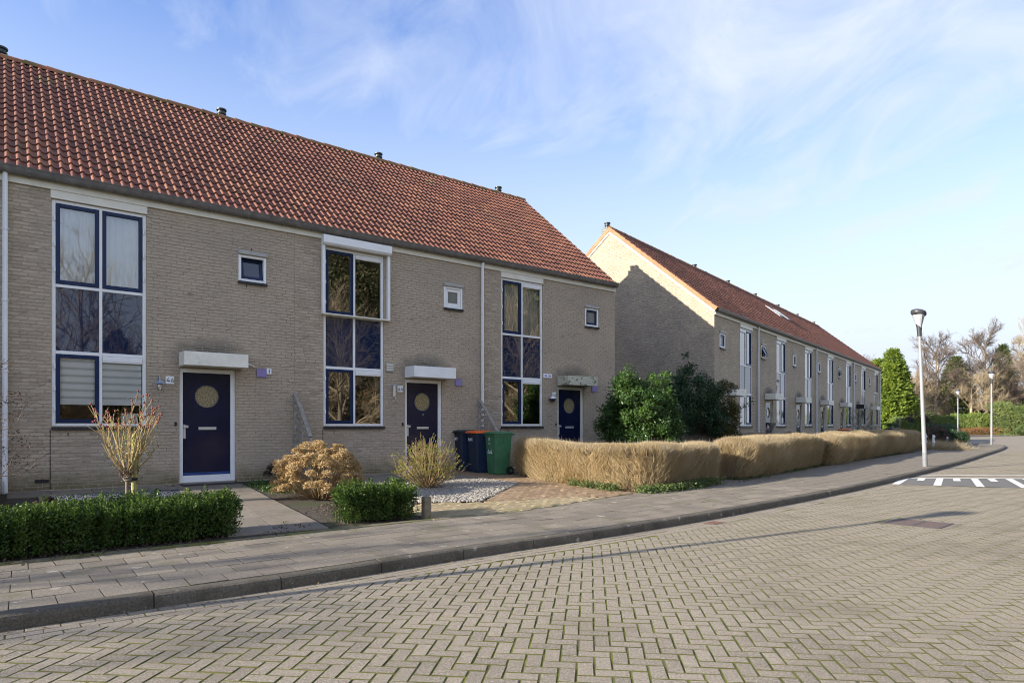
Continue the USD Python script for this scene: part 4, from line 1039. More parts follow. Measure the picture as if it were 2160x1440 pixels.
    for k in range(skylight):
        x0 = 1.2 + 1.6*k; s0, s1 = 3.1, 4.2; m = MB()
        v = np.array([A_(x, s, h) for h in (.10, .0) for x, s in ((x0, s0), (x0+.75, s0), (x0+.75, s1), (x0, s1))])
        m.add(v, [[0, 1, 2, 3], [0, 4, 5, 1], [1, 5, 6, 2], [2, 6, 7, 3], [3, 7, 4, 0]])
        rw_ = put(roof, "roof_window", m, LINTEL)
        v = np.array([A_(x, s, .104) for x, s in ((x0+.07, s0+.08), (x0+.68, s0+.08), (x0+.68, s1-.07), (x0+.07, s1-.07))]); put(rw_, "pane", MB().quad(*v), NAVYGLASS)

U46, U44, U42, UEND = -10.93, -5.98, -1.03, 4.06
GROUP1 = None
def house1(u, W, label, **kw):
    o = r1(u); p = thing("terraced_house", label, "house", (o[0], o[1], 0), A1)
    row_house(p, W, origin=o, d=D1, n_=N1, **kw); return p
house1(U46, 4.95, "grey brick terraced house number 46 with blinds, net curtains and tipped small window", number="46", variant="curtain", lamp="hood", pipe=.015, seed=46, flue_x=4.70)
house1(U44, 4.95, "grey brick terraced house number 44 with white roller shutter box over the window", number="44", variant="shutter", lamp="lantern", seed=44, flue_x=4.40)
house1(U42, 5.09, "grey brick end house number 42 with weathered canopy behind straw hedge", number="42", variant="plain", lamp="globe", pipe=0.0, seed=42, gable_right=True, canopy_mat=MOSSY_CANOPY, flue_x=4.16)
o = r1(U46 - 4.95); p = thing("terraced_house", "brick house cut off by the left edge, beyond the white downpipe", "house", (o[0], o[1], 0), A1)
row_house(p, 4.95, near=False, seed=48, flue_x=4.95, gable_left=True)

P2 = 4.90
rl = ["first house of the far row, with the sunlit gable wall", "second house of the far row, between two white downpipes, small window tipped open", "third house of the far row, just before its second downpipe",
      "fourth house of the far row, with roof windows in its tiles", "fifth house of the far row, with a tipped small window", "sixth house of the far row, with a black canopy over its door", "last house of the far row, at its far end by the conifer"]
for k in range(7):
    o = r2(k*P2); p = thing("terraced_house", rl[k], "house", (o[0], o[1], 0), A2)
    row_house(p, P2, near=False, mirror=True, variant="plain", seed=200+k, gable_left=(k == 0), gable_right=(k == 6), pipe=(P2-.02 if k in (0, 2, 4) else (P2-.12 if k == 6 else None)), skylight=2 if k == 3 else 0,
              canopy_mat=BLACKP if k == 5 else None, tilt_small=k in (1, 4), flue_x=0.35 if k == 0 else 4.6)
# ================================================================ plants: makers
def unit(v): return v/np.maximum(np.linalg.norm(v, axis=-1, keepdims=True), 1e-9)

def leaves(P, D, L, Wd, rr, fold=0.25, roll=None):
    """diamond leaves: base P, direction D, length L, width Wd"""
    n = len(P); D = unit(D); L = np.broadcast_to(L, (n,))[:, None]; Wd = np.broadcast_to(Wd, (n,))[:, None]
    R = rr.normal(0, 1, (n, 3)) if roll is None else roll
    S = unit(np.cross(D, R)); N = np.cross(S, D)
    mid = P + D*L*0.45
    V = np.stack([P, mid + S*Wd/2 + N*Wd*fold, P + D*L, mid - S*Wd/2 + N*Wd*fold], 1)
    F = np.array([[0, 1, 2], [0, 2, 3]])
    return join(V, F)

def blades(P, D, L, Wd, bend, rr):
    """thin curved stalks: base P, first direction D, length L, bend a sideways vector"""
    n = len(P); D = unit(D); L = np.broadcast_to(L, (n,))[:, None]; Wd = np.broadcast_to(Wd, (n,))[:, None]
    S = unit(np.cross(D, rr.normal(0, 1, (n, 3))))
    m = P + D*L*0.5 + bend*0.25*L; t = P + D*L + bend*L
    V = np.stack([P - S*Wd/2, P + S*Wd/2, m - S*Wd*.42, m + S*Wd*.42, t], 1)
    return join(V, np.array([[0, 1, 3], [0, 3, 2], [2, 3, 4]]))

def spikes(P, D, L, Wd, rr):
    """short straight twigs, one thin triangle each"""
    n = len(P); D = unit(D); L = np.broadcast_to(L, (n,))[:, None]; Wd = np.broadcast_to(Wd, (n,))[:, None]
    S = unit(np.cross(D, rr.normal(0, 1, (n, 3))))
    return join(np.stack([P - S*Wd/2, P + S*Wd/2, P + D*L], 1), np.array([[0, 1, 2]]))

def sph(n, rr): return unit(rr.normal(0, 1, (n, 3)))

def ground_at(p): return zg(p[:, 0], p[:, 1])

def box_hedge(name, label, a, b, width, height, seed, group=None):
    """clipped box hedge between two ground points"""
    rr = np.random.default_rng(seed); a, b = np.array(a, float), np.array(b, float)
    Ln = np.linalg.norm(b-a); d = (b-a)/Ln; nn = np.array([-d[1], d[0]])
    root = thing(name, label, "hedge", (0, 0, 0), 0, group)
    ns = int(Ln*width*900)
    u = rr.uniform(-.02, Ln+.02, ns); w = rr.uniform(-.5, .5, ns)*width
    hh = height*(0.86 + .16*meshkit.noise(np.c_[u*5, w*5, u*0], seed)) + rr.normal(0, .022, ns) + (meshkit.noise(np.c_[u*16, w*16, u*0], seed+9) > .68)*rr.uniform(.02, .10, ns)
    edge = np.maximum(0, (np.abs(w)/(width/2))-.55)/.45; hh -= edge**2*height*.07
    base = a + u[:, None]*d + w[:, None]*nn; z0 = ground_at(base)
    lean = np.stack([rr.normal(0, .05, ns), rr.normal(0, .05, ns)], 1) + nn*(w/width*.12)[:, None]
    out, tips = MB(), MB()
    for k in range(8):                              # leaves all along each shoot
        m = 6
        f = rr.uniform(.03 if k < 5 else .55, 1.0, (ns, m))
        P = np.concatenate([base[:, None] + lean[:, None]*(f*hh[:, None])[..., None], (z0[:, None] + f*hh[:, None])[..., None]], 2).reshape(-1, 3)
        D = np.stack([rr.normal(0, 1, len(P)), rr.normal(0, 1, len(P)), rr.uniform(.1, 1.3, len(P))], 1)
        sz = rr.uniform(.022, .040, len(P))
        out.add(*leaves(P + D*.012, D, sz, sz*.62, rr, .15, roll=np.cross(D, rr.normal(0, .35, D.shape) + (-.6, -.5, .9))))
    sel = rr.uniform(0, 1, ns) > .25
    for k in range(2):
        f = rr.uniform(.84, 1.04, (sel.sum(), 5))
        P = np.concatenate([(base + lean*hh[:, None])[sel][:, None].repeat(5, 1), (z0[sel][:, None] + f*hh[sel][:, None])[..., None]], 2).reshape(-1, 3)
        D = np.stack([rr.normal(0, .6, len(P)), rr.normal(0, .6, len(P)), rr.uniform(.5, 1.3, len(P))], 1); sz = rr.uniform(.015, .026, len(P))
        tips.add(*leaves(P, D, sz, sz*.6, rr))
    put(root, "foliage", out, BOXLEAF); put(root, "shoot_tips", tips, BOXTIP)
    st = MB(); inside = np.where(np.abs(w) < width*.3)[0]; S = rr.choice(inside, min(len(inside), 160), replace=False)
    for i in S: st.tube([np.r_[base[i], z0[i]-.03], np.r_[base[i] + lean[i]*hh[i]*.8, z0[i] + hh[i]*.85]], [.005, .002], 4, False)
    put(root, "stems", st, TWIG)
    return root

def shrub(root_or_name, label, c, rad, h, leafmat, seed, nclump=170, per=70, lsize=.06, cat="shrub", z0=None, lump=.18, group=None, low=.05, name="foliage", stems=True):
    rr = np.random.default_rng(seed); c = np.array(c, float)
    z0 = zg(c[0], c[1]) if z0 is None else z0
    root = root_or_name if root_or_name.startswith("/World/") else thing(root_or_name, label, cat, (c[0], c[1], z0), 0, group)
    off = np.array([0, 0, 0]) if not root_or_name.startswith("/World/") else np.array([0., 0, 0])
    d = sph(nclump, rr); d[:, 2] = np.abs(d[:, 2])*1.0 - .25
    d = unit(d); rfac = (1 - lump) + 2*lump*meshkit.noise(d*2.3 + seed, seed) + rr.normal(0, .05, nclump)
    rfac *= rr.choice([1.13, 1.0, .75], nclump, p=[.10, .65, .25])
    C = d*np.array([rad[0], rad[1], h*.55])*rfac[:, None] + np.array([0, 0, h*.45]); C[:, 2] = np.maximum(C[:, 2], low)
    cs = rr.uniform(.10, .22, nclump)*(rad[0] + h)/2*.75
    P = (C[:, None] + sph(nclump*per, rr).reshape(nclump, per, 3)*(rr.uniform(0, 1, (nclump, per, 1))**.5)*cs[:, None, None]).reshape(-1, 3)
    D = unit(P - (0, 0, h*.3))*.7 + rr.normal(0, .6, P.shape) + (0, 0, .25)
    sz = lsize*rr.uniform(.6, 1.25, len(P))
    o_ = unit(P - (0, 0, h*.25)) + (0, 0, .25)
    put(root, name, leaves(P, np.cross(o_, rr.normal(0, 1, P.shape)) + o_*.45 + D*.25, sz, sz*.5, rr, .18, roll=o_ + rr.normal(0, .55, P.shape)), leafmat)
    if stems:
        st = MB()
        for i in rr.choice(nclump, 26, replace=False):
            st.tube([(rr.normal(0, .05), rr.normal(0, .05), -.03), C[i]*(.5, .5, .5), C[i]], [.018, .012, .005], 5, False)
        put(root, "stems", st, TWIG)
    return root

def straw_hedge(label, paths, width, height, n, seed, name="straw_hedge", group=None, tone=None):
    """clipped hedge of straw coloured twigs, square topped with soft edges, along polylines of ground points"""
    rr = np.random.default_rng(seed); root = thing(name, label, "hedge", (0, 0, 0), 0, group)
    body, top = MB(), MB()
    lens = [np.linalg.norm(np.diff(np.array(p), axis=0), axis=1).sum() for p in paths]
    for p, Ln in zip(paths, lens):
        p = resample(chaikin(p, 2), .05); k = int(n*Ln/sum(lens)); N_ = len(p)
        t = unit(np.gradient(p, axis=0)); nn = np.stack([-t[:, 1], t[:, 0]], 1)
        i = rr.integers(0, N_, k); s = i*.05
        ends = rr.uniform(0, 1, k) < .07*2/max(Ln/4, .6)
        i = np.where(ends, np.where(rr.uniform(0, 1, k) < .5, np.abs(rr.normal(0, 2.2, k)).astype(int), N_ - 1 - np.abs(rr.normal(0, 2.2, k)).astype(int)).clip(0, N_-1), i); s = i*.05
        endf = np.minimum(1, np.minimum(s, (N_-1)*.05 - s)/.35)                    # rounded ends
        face = rr.uniform(0, 1, k); h0 = rr.uniform(0, 1, k)
        w = np.where(face < .42, 1 - np.abs(rr.normal(0, .10, k)), np.where(face < .66, -1 + np.abs(rr.normal(0, .10, k)), rr.uniform(-1, 1, k)))
        w = np.where(ends, rr.uniform(-1, 1, k), w)
        zf = np.where((face < .66) | ends, h0, 1 - np.abs(rr.normal(0, .09, k)))
        # foot drawn in, top edge soft, lumpy along its length
        lump = .80 + .40*meshkit.fbm(np.c_[s*.8, zf*1.2, np.sign(w)*2.0], 3, seed)
        prof = (.66 + .34*np.clip(zf/.55, 0, 1)**.8)*(1 - .16*np.clip((zf-.82)/.18, 0, 1)**2)
        H = height*(.93 + .14*meshkit.noise(np.c_[s*.9, w*.8, np.zeros(k)], seed+1))*(1 - .10*np.abs(w)**4)*(.86 + .14*endf)
        P2 = p[i] + nn[i]*(w*width*.5*prof*lump*(.62 + .38*endf))[:, None] + rr.normal(0, .025, (k, 2))
        z0 = ground_at(P2)
        P = np.c_[P2, z0 + zf*H]
        out = nn[i]*np.sign(w)[:, None]*(np.abs(w)**2)[:, None]
        cl = (meshkit.noise(np.c_[s*4.5, zf*1.5, w], seed+5) - .5)[:, None]*t[i]*1.6          # tufts lean together
        D = np.c_[out*rr.uniform(.0, .75, (k, 1)) + cl + rr.normal(0, .30, (k, 2)), rr.uniform(.55, 1.1, k)]
        L = np.minimum(rr.uniform(.10, .30, k)*height, np.maximum(H*(1.03-zf), .03) + .03)
        body.add(*spikes(P, D, L, rr.uniform(.007, .014, k), rr))
        k2 = int(k*.16); j = rr.choice(np.where(zf > .72)[0], k2)                   # paler ends on the clipped top
        D2 = np.c_[rr.normal(0, .35, (k2, 2)) + out[j]*.3, np.full(k2, .9)]
        top.add(*spikes(np.c_[P2[j], z0[j] + H[j]*rr.uniform(.88, .985, k2)], D2, rr.uniform(.03, .13, k2), rr.uniform(.006, .010, k2), rr))
        k3 = int(k*.014); j = rr.choice(np.where(zf > .85)[0], k3)                  # a few long stray stalks
        top.add(*blades(np.c_[P2[j], z0[j] + H[j]*.9], np.c_[rr.normal(0, .3, (k3, 2)), np.ones(k3)], rr.uniform(.12, .24, k3), .006, rr.normal(0, .1, (k3, 3)), rr))
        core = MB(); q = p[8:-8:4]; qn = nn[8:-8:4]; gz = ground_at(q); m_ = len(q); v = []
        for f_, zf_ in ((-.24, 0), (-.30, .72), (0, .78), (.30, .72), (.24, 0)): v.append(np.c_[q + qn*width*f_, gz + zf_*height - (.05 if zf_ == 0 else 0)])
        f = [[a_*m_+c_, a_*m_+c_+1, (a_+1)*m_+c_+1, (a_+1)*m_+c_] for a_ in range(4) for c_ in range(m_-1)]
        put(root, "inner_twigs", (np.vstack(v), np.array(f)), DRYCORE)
    put(root, "stalks", body, tone or STRAW); put(root, "pale_tips", top, STRAWTIP)
    return root
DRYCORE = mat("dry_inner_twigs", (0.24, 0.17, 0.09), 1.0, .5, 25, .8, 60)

def branch_tree(root, h, seed, trunk_r, spread, levels, mat_t, mat_b, nmain=7, first=.25, droop=0.0, kids=(6, 6, 5), lean=(0, 0), twig_r=.006, up=.55, crown_pow=.6):
    """bare tree: tapered trunk and limbs that fork into twigs"""
    rr = np.random.default_rng(seed); tm, bm = MB(), MB()
    n = 7; zz = np.linspace(0, 1, n)
    tp = np.c_[lean[0]*zz**1.5 + np.cumsum(rr.normal(0, .02*h/10, n)), lean[1]*zz**1.5 + np.cumsum(rr.normal(0, .02*h/10, n)), zz*h*.82]
    tp[0, 2] = -.15; tm.tube(tp, trunk_r*(1 - .85*zz) + (zz == 0)*trunk_r*.25, 8)
    def grow(p, d, L, r, lev):
        k = (5, 5, 4, 3)[min(lev, 3)]; pts = [p]; dd = d.copy()
        for q in range(k-1):
            dd = dd + rr.normal(0, .14, 3) + np.array([0, 0, (.07 if lev < 2 else 0.02) - droop*.1]); dd /= np.linalg.norm(dd); pts.append(pts[-1] + dd*L/(k-1))
        pts = np.array(pts); bm.tube(pts, np.linspace(r, max(r*.35, twig_r*.6), k), 5 if lev == 0 else (4 if lev == 1 else 3), False)
        if lev >= levels: return
        for q in range(kids[lev]):
            f = rr.uniform(.25, 1.0); i = min(int(f*(k-1)), k-2); b = pts[i] + (pts[i+1]-pts[i])*(f*(k-1)-i)
            ax = rr.normal(0, 1, 3); ax -= ax.dot(dd)*dd; ax /= np.linalg.norm(ax); a = rr.uniform(.4, .95)
            nd = dd*math.cos(a) + ax*math.sin(a); nd[2] += .12 - droop*.2; nd /= np.linalg.norm(nd)
            grow(b, nd, L*rr.uniform(.42, .66), max(r*.5, twig_r), lev+1)
    for q in range(nmain):
        f = first + (1-first)*(q + rr.uniform(0, .8))/nmain; f = min(f, .99)
        i = min(int(f*(n-1)), n-2); b = tp[i] + (tp[i+1]-tp[i])*(f*(n-1)-i)
        az = q*2.4 + rr.uniform(-.5, .5); e = up + .5*f + rr.uniform(-.15, .15)
        d = np.array([math.cos(az)*math.cos(e), math.sin(az)*math.cos(e), math.sin(e)])
        grow(b, d, spread*(1.15 - .55*f)*rr.uniform(.8, 1.1), trunk_r*.42*(1.1 - .6*f), 0)
    put(root, "trunk", tm, mat_t, 50); put(root, "branches", bm, mat_b)
    return root

def conifer(root, h, rad, seed, leafmat, n=2600, size=.35, shape=.8, base=.03, core=True, per=9, droop=.15):
    rr = np.random.default_rng(seed)
    t = rr.uniform(0, 1, n)**1.15*(1-base) + base
    az = rr.uniform(0, 2*np.pi, n); lob = 1 + .75*(meshkit.fbm(np.c_[np.cos(az)*1.5, np.sin(az)*1.5, t*h*.7], 3, seed) - .5)
    prof = np.minimum(1.0, (1-t)**shape*1.02 + .02)*np.minimum(1, .55 + t*6)
    r = rad*prof*lob*rr.choice([1.14, 1.0, .82, .6], n, p=[.12, .45, .28, .15])
    C = np.c_[np.cos(az)*r, np.sin(az)*r, t*h]
    out = np.c_[np.cos(az), np.sin(az), np.full(n, .55) - droop*(1-t)*2 + rr.normal(0, .2, n)]; out = unit(out + rr.normal(0, .18, (n, 3)))
    sz = size*(.55 + .6*(1-t))*rr.uniform(.7, 1.2, n)
    side = unit(np.cross(out, np.array([0, 0, 1.0]) + rr.normal(0, .35, (n, 3))))
    f = np.linspace(-.15, 1, per)
    P = C[:, None] + out[:, None]*(f[None, :, None]*sz[:, None, None]*.8)
    sg = np.where(np.arange(per) % 2 == 0, 1, -1)[None, :, None]
    D = out[:, None]*.75 + side[:, None]*sg*.75 + rr.normal(0, .2, (n, per, 3))
    L = (sz[:, None]*(.62 - .3*np.abs(f)[None])).ravel()
    put(root, "crown", leaves(P.reshape(-1, 3), D.reshape(-1, 3), L, L*.42, rr, fold=.12), leafmat)
    m = MB().tube([(0, 0, -.1), (0, 0, h*.5), (0, 0, h*.93)], [max(.05, rad*.09), max(.03, rad*.05), .01], 7)
    put(root, "trunk", m, BARK)
    return root

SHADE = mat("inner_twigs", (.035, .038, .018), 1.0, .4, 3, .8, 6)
def leafbank(name, label, pts, depth, h, n, size, mt, seed, cat="hedge", bump_=.35):
    """a long leafy bank along a line of ground points, height h"""
    rr = np.random.default_rng(seed); p = resample(np.array(pts, float), .1); t = unit(np.gradient(p, axis=0)); nn = np.stack([-t[:, 1], t[:, 0]], 1)
    i = rr.integers(0, len(p), n); s = i*.1; q = rr.uniform(-.1, 1, n)                      # round the profile from front foot to top
    bulge = 1 + bump_*(meshkit.fbm(np.c_[s*.35, q*2.2, np.zeros(n)], 3, seed) - .5)*2
    hh = h*bulge*(1 + .25*(meshkit.noise(np.c_[s*.22, np.zeros(n), np.zeros(n)], seed+3)-.5))
    a = q*math.pi*.62
    off = -depth*np.cos(a)*bulge*.9; z = hh*np.sin(np.clip(a, 0, None))**.8
    rnd = rr.normal(0, .10*h, (n, 3))
    P = np.c_[p[i] + nn[i]*off[:, None], np.maximum(z, .02)] + rnd*(1, 1, .6); P[:, 2] = np.maximum(P[:, 2], .02)
    D = np.c_[-nn[i]*1.0, np.full(n, .45)] + rr.normal(0, .6, (n, 3)); sz = size*rr.uniform(.6, 1.3, n)
    o_ = np.c_[-nn[i], np.full(n, .5)]
    root = thing(name, label, cat); put(root, "foliage", leaves(P, np.cross(o_, rr.normal(0, 1, (n, 3))) + o_*.4, sz, sz*.66, rr, .18, roll=o_ + rr.normal(0, .5, (n, 3))), mt)
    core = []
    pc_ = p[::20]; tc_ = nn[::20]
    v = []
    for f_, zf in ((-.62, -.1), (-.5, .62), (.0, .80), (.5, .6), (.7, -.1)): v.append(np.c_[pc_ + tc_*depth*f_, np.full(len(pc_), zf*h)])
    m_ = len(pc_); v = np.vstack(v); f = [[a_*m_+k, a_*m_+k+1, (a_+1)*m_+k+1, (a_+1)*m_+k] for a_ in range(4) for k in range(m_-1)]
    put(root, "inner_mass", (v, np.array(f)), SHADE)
    return root
# ================================================================ gardens at the front
box_hedge("box_hedge", "long low box hedge in front of the gravel bed of number 46", r1(-11.6, 5.80), r1(-8.78, 5.70), .58, .44, 21)
box_hedge("box_hedge", "short square box hedge between the slab path and the wooden post", r1(-7.40, 5.66), r1(-6.42, 5.80), .52, .46, 22)
pp = r1(-6.26, 6.03)
post = thing("garden_post", "short square mossy wooden post at the end of the small box hedge", "post", (pp[0], pp[1], zg(*pp)), A1)
m = MB(); m.box(-.055, .055, -.055, .055, -.1, .30, .012); put(post, "shaft", m, POSTW)
m = MB().add([(-.05, -.05, .30), (.05, -.05, .30), (.05, .05, .30), (-.05, .05, .30), (0, 0, .325)], [[0, 1, 4], [1, 2, 4], [2, 3, 4], [3, 0, 4]]); put(post, "cap", m, POSTW)

def flower_heads(root, C, R, n, rr, mt, size=.018, name="flower_head"):
    """papery round heads, each a thing one can pick out"""
    for c, r_ in zip(C, R):
        d = sph(n, rr); d[:, 2] = np.where(d[:, 2] < -.35, -d[:, 2], d[:, 2])
        P = c + d*r_*rr.uniform(.62, 1.12, (n, 1))*np.array([1, 1, .74])
        sz = size*rr.uniform(.7, 1.3, n)
        T = np.cross(d, rr.normal(0, 1, (n, 3)))
        put(root, name, leaves(P, unit(T)*.8 + d*.55 + rr.normal(0, .35, (n, 3)), sz, sz*.85, rr, .2, roll=d + rr.normal(0, .7, (n, 3))), mt)

def hydrangea(label, u, w, rad, h, nh, seed, mt, head=.085):
    rr = np.random.default_rng(seed); c = r1(u, w); z = zg(*c)
    root = thing("hydrangea_bush", label, "bush", (c[0], c[1], z))
    d = sph(nh*4, rr); d[:, 2] = np.where(d[:, 2] < -.28, -d[:, 2], d[:, 2]); d = d[:nh]
    C = d*np.array([rad, rad, h*.72])*rr.uniform(.80, 1.0, (len(d), 1)) + (0, 0, h*.26)
    R = head*rr.uniform(.75, 1.2, len(d))
    flower_heads(root, C, R, 230, rr, mt, .024)
    st = MB()
    for c_ in C:
        b = np.array([c_[0]*.18 + rr.normal(0, .03), c_[1]*.18 + rr.normal(0, .03), -.02]); st.tube([b, b*.5 + c_*.5 + (c_[0]*.08, c_[1]*.08, -.05), c_], [.006, .0045, .003], 4, False)
    for _ in range(60):
        a = rr.uniform(0, 6.28); q = np.array([math.cos(a)*rad*rr.uniform(.3, .95), math.sin(a)*rad*rr.uniform(.3, .95), h*rr.uniform(.2, .6)]); st.tube([(q[0]*.2, q[1]*.2, -.02), q*.6, q], [.005, .004, .002], 4, False)
    put(root, "stems", st, STEMM)
    return root
hydrangea("big rounded hydrangea bush covered in dry golden flower heads", -6.72, 3.25, .74, .95, 170, 31, DRYFLOWER)
hydrangea("small faded brown hydrangea by the wall beside door 46", -6.50, .62, .27, .42, 16, 32, DULLFLOWER, .075)
hydrangea("low brown withered plant behind the left end of the box hedge", -10.55, 3.6, .34, .28, 18, 33, DULLFLOWER, .07)

# spring shrub with green buds
c = r1(-4.42, 2.95); rr = np.random.default_rng(41)
root = thing("budding_shrub", "round twiggy shrub with yellow green spring buds in the pebbles", "shrub", (c[0], c[1], zg(*c)))
st = MB(); bp, bd = [], []
for k in range(230):
    a = rr.uniform(0, 6.28); e = rr.uniform(.22, 1.5)**1.0; L = rr.uniform(.62, .92)*(.74 + .26*math.sin(e))
    d = np.array([math.cos(a)*math.cos(e), math.sin(a)*math.cos(e), math.sin(e)]); b = np.array([d[0]*.06, d[1]*.06, 0])
    p1 = b + d*L*.5 + (0, 0, .03); p2 = b + d*L + (0, 0, .10); st.tube([b, p1, p2], [.006, .004, .0022], 4, False)
    for q in range(3):
        f = rr.uniform(.4, .95); s = b + (p2-b)*f; dd = d + rr.normal(0, .45, 3) + (0, 0, .5); dd /= np.linalg.norm(dd); l2 = rr.uniform(.08, .24); st.tube([s, s + dd*l2], [.0032, .002], 3, False)
        for g in (0.4, 0.7, 1.0):
            if rr.uniform() < .5: bp.append(s + dd*l2*g); bd.append(dd + rr.normal(0, .5, 3))
put(root, "stems", st, STEMM)
bp, bd = np.array(bp), np.array(bd); bp = np.repeat(bp, 4, 0) + rr.normal(0, .008, (len(bp)*4, 3)); bd = np.repeat(bd, 4, 0) + rr.normal(0, .6, bp.shape)
put(root, "buds", leaves(bp, bd, rr.uniform(.02, .045, len(bp)), rr.uniform(.010, .02, len(bp)), rr), BUDLEAF)

# standard rose with its post
c = r1(-9.44, 2.71); z = zg(*c); rr = np.random.default_rng(43)
root = thing("standard_rose", "leafless standard rose with red hips behind the box hedge", "rose", (c[0], c[1], z))
put(root, "trunk", MB().tube([(-.055, .02, -.05), (-.055, .01, .2), (-.045, 0, .38), (-.03, 0, .44)], [.026, .022, .024, .05], 8), BARK, 50)
m = MB()
kn = trimesh.creation.icosphere(2, .06); kv = np.array(kn.vertices); kv = kv*(1 + .35*(meshkit.noise(kv*40, 3)-.5))[:, None]*np.array([1.25, 1, .9]); put(root, "knuckle", (kv + (-.03, 0, .42), kn.faces), BARK, 60)
cn, hips, hstem = MB(), [], []
ends = [(-.42, 1.33), (-.36, 1.45), (-.30, 1.40), (-.25, 1.2), (-.16, 1.22), (-.05, 1.05), (.0, 1.25), (.07, 1.12), (.12, 1.40), (.18, 1.52), (.22, 1.38), (.26, 1.55), (.30, 1.45), (.33, 1.30), (.20, 1.2), (-.12, .95), (.36, .95), (-.40, 1.05), (-.33, 1.25), (-.2, 1.38), (.25, 1.48), (.15, 1.3), (.28, 1.2), (-.28, .95), (.38, 1.2), (.05, 1.42)]
for q, (ex, ez) in enumerate(ends):
    ey = rr.uniform(-.28, .28); b = np.array([-.03, 0, .45]); bow = rr.uniform(.6, 1.25)
    s1 = b + np.array([ex*.45*bow + .06*np.sign(ex), ey*.5, (ez-.45)*.33]); s2 = b + np.array([ex*.85*bow, ey*.9, (ez-.45)*.68]); e_ = np.array([ex, ey, ez])
    ts = np.linspace(0, 1, 9)[:, None]; pts = b*(1-ts)**3 + 3*s1*ts*(1-ts)**2 + 3*s2*ts**2*(1-ts) + e_*ts**3 + rr.normal(0, .006, (9, 3))
    cn.tube(pts, np.linspace(.010, .0045, 9), 5, False)
    for g in range(7):
        i = rr.integers(2, 8); d = np.array([rr.normal(0, .5) + .35*np.sign(ex), rr.normal(0, .5), rr.uniform(.5, 1.2)]); d /= np.linalg.norm(d); l = rr.uniform(.10, .34)*(1 if pts[i][2] > .7 else .6)
        e2 = pts[i] + d*l + (0, 0, .03); cn.tube([pts[i], pts[i] + d*l*.5, e2], [.005, .004, .0028], 4, False)
        if e2[2] > 1.15 and len(hips) < 75 and rr.uniform() < .75: hips.append(e2 + (0, 0, .008))
    if ez > 1.15: hips.append(e_ + (0, 0, .008))
put(root, "canes", cn, CANE, 60)
hm = trimesh.creation.icosphere(1, .0155)
for h_ in hips: put(root, "rose_hip", (np.array(hm.vertices)*(1, 1, 1.1) + h_, hm.faces), HIP, True)
P = rr.normal(0, 1, (420, 3))*np.array([.17, .14, .22]) + (0.0, 0, .95); put(root, "young_leaves", leaves(P, rr.normal(0, 1, (420, 3)) + (0, 0, .6), rr.uniform(.02, .04, 420), rr.uniform(.01, .02, 420), rr), BUDLEAF)
P = rr.normal(0, 1, (260, 3))*np.array([.075, .075, .05]) + (-.03, 0, .50); put(root, "dry_leaves", leaves(P, rr.normal(0, 1, (260, 3)) + (0, 0, .6), .05, .02, rr), DULLFLOWER)
stk = thing("tree_stake", "round green stained wooden stake tied to the standard rose", "stake", (c[0]+.045, c[1]+.03, z))
put(stk, "pole", MB().tube([(0, 0, -.1), (0, 0, .6), (.01, 0, 1.08), (.01, 0, 1.10)], [.043, .042, .040, .030], 12), STAKE, 50)
put(stk, "tie", MB().tube([(0, 0, .385), (0, 0, .43)], .048, 12), BLACKP, 50)
m = MB(); th = np.linspace(0, 1, 14); m.tube(np.c_[-.22 + .42*th, -.05 + .02*np.sin(th*3), .80 + .012*np.sin(th*9)], .004, 4, False); put(stk, "twine", m, WHITEINK)

# dry maple at the left edge, with the low wall of the neighbours
root = thing("small_maple", "spindly small maple with dry dark red leaves at the left edge", "tree", (-8.42, 10.25, zg(-8.42, 10.25)))
branch_tree(root, 2.3, 51, .035, .85, 2, BARK, TWIG, nmain=9, first=.15, kids=(5, 4, 3), twig_r=.0035, up=.15)
rr = np.random.default_rng(52); cc = sph(60, rr)*np.array([.85, .85, .95])*rr.uniform(.5, 1, (60, 1)) + (0, 0, 1.25); n = 18
P = np.repeat(cc, n, 0) + rr.normal(0, .06, (60*n, 3))*np.array([1.4, 1.4, .5])
put(root, "dry_leaves", leaves(P, rr.normal(0, 1, P.shape)*(1, 1, .5) + (0, 0, -.4), rr.uniform(.03, .06, len(P)), rr.uniform(.012, .022, len(P)), rr), MAPLE)
a, b = r1(-11.02, .1), r1(-11.02, 4.8); d = (b-a)/np.linalg.norm(b-a)
lw = thing("low_wall", "low pale concrete wall between the front gardens at the left edge", "wall", (a[0], a[1], 0), math.atan2(d[1], d[0]))
for k in range(6):
    p = a + d*(k*.78 + .39); put(lw, "panel", MB().box(k*.78+.004, (k+1)*.78-.004, -.035, .035, zg(*p)-.1, zg(*p)+.24, .006), SLABS[2])

# door mat
c = r1(-7.72, .32); m = thing("door_mat", "black door mat on the slabs before door 46", "door mat", (c[0], c[1], zg(*c) + .016), A1)
put(m, "mat", MB().box(-.52, .52, -.18, .18, 0, .018, .006), BLACKP); put(m, "rubber_border", MB().box(-.55, .55, -.21, .21, -.002, .008, .003), INDOOR)

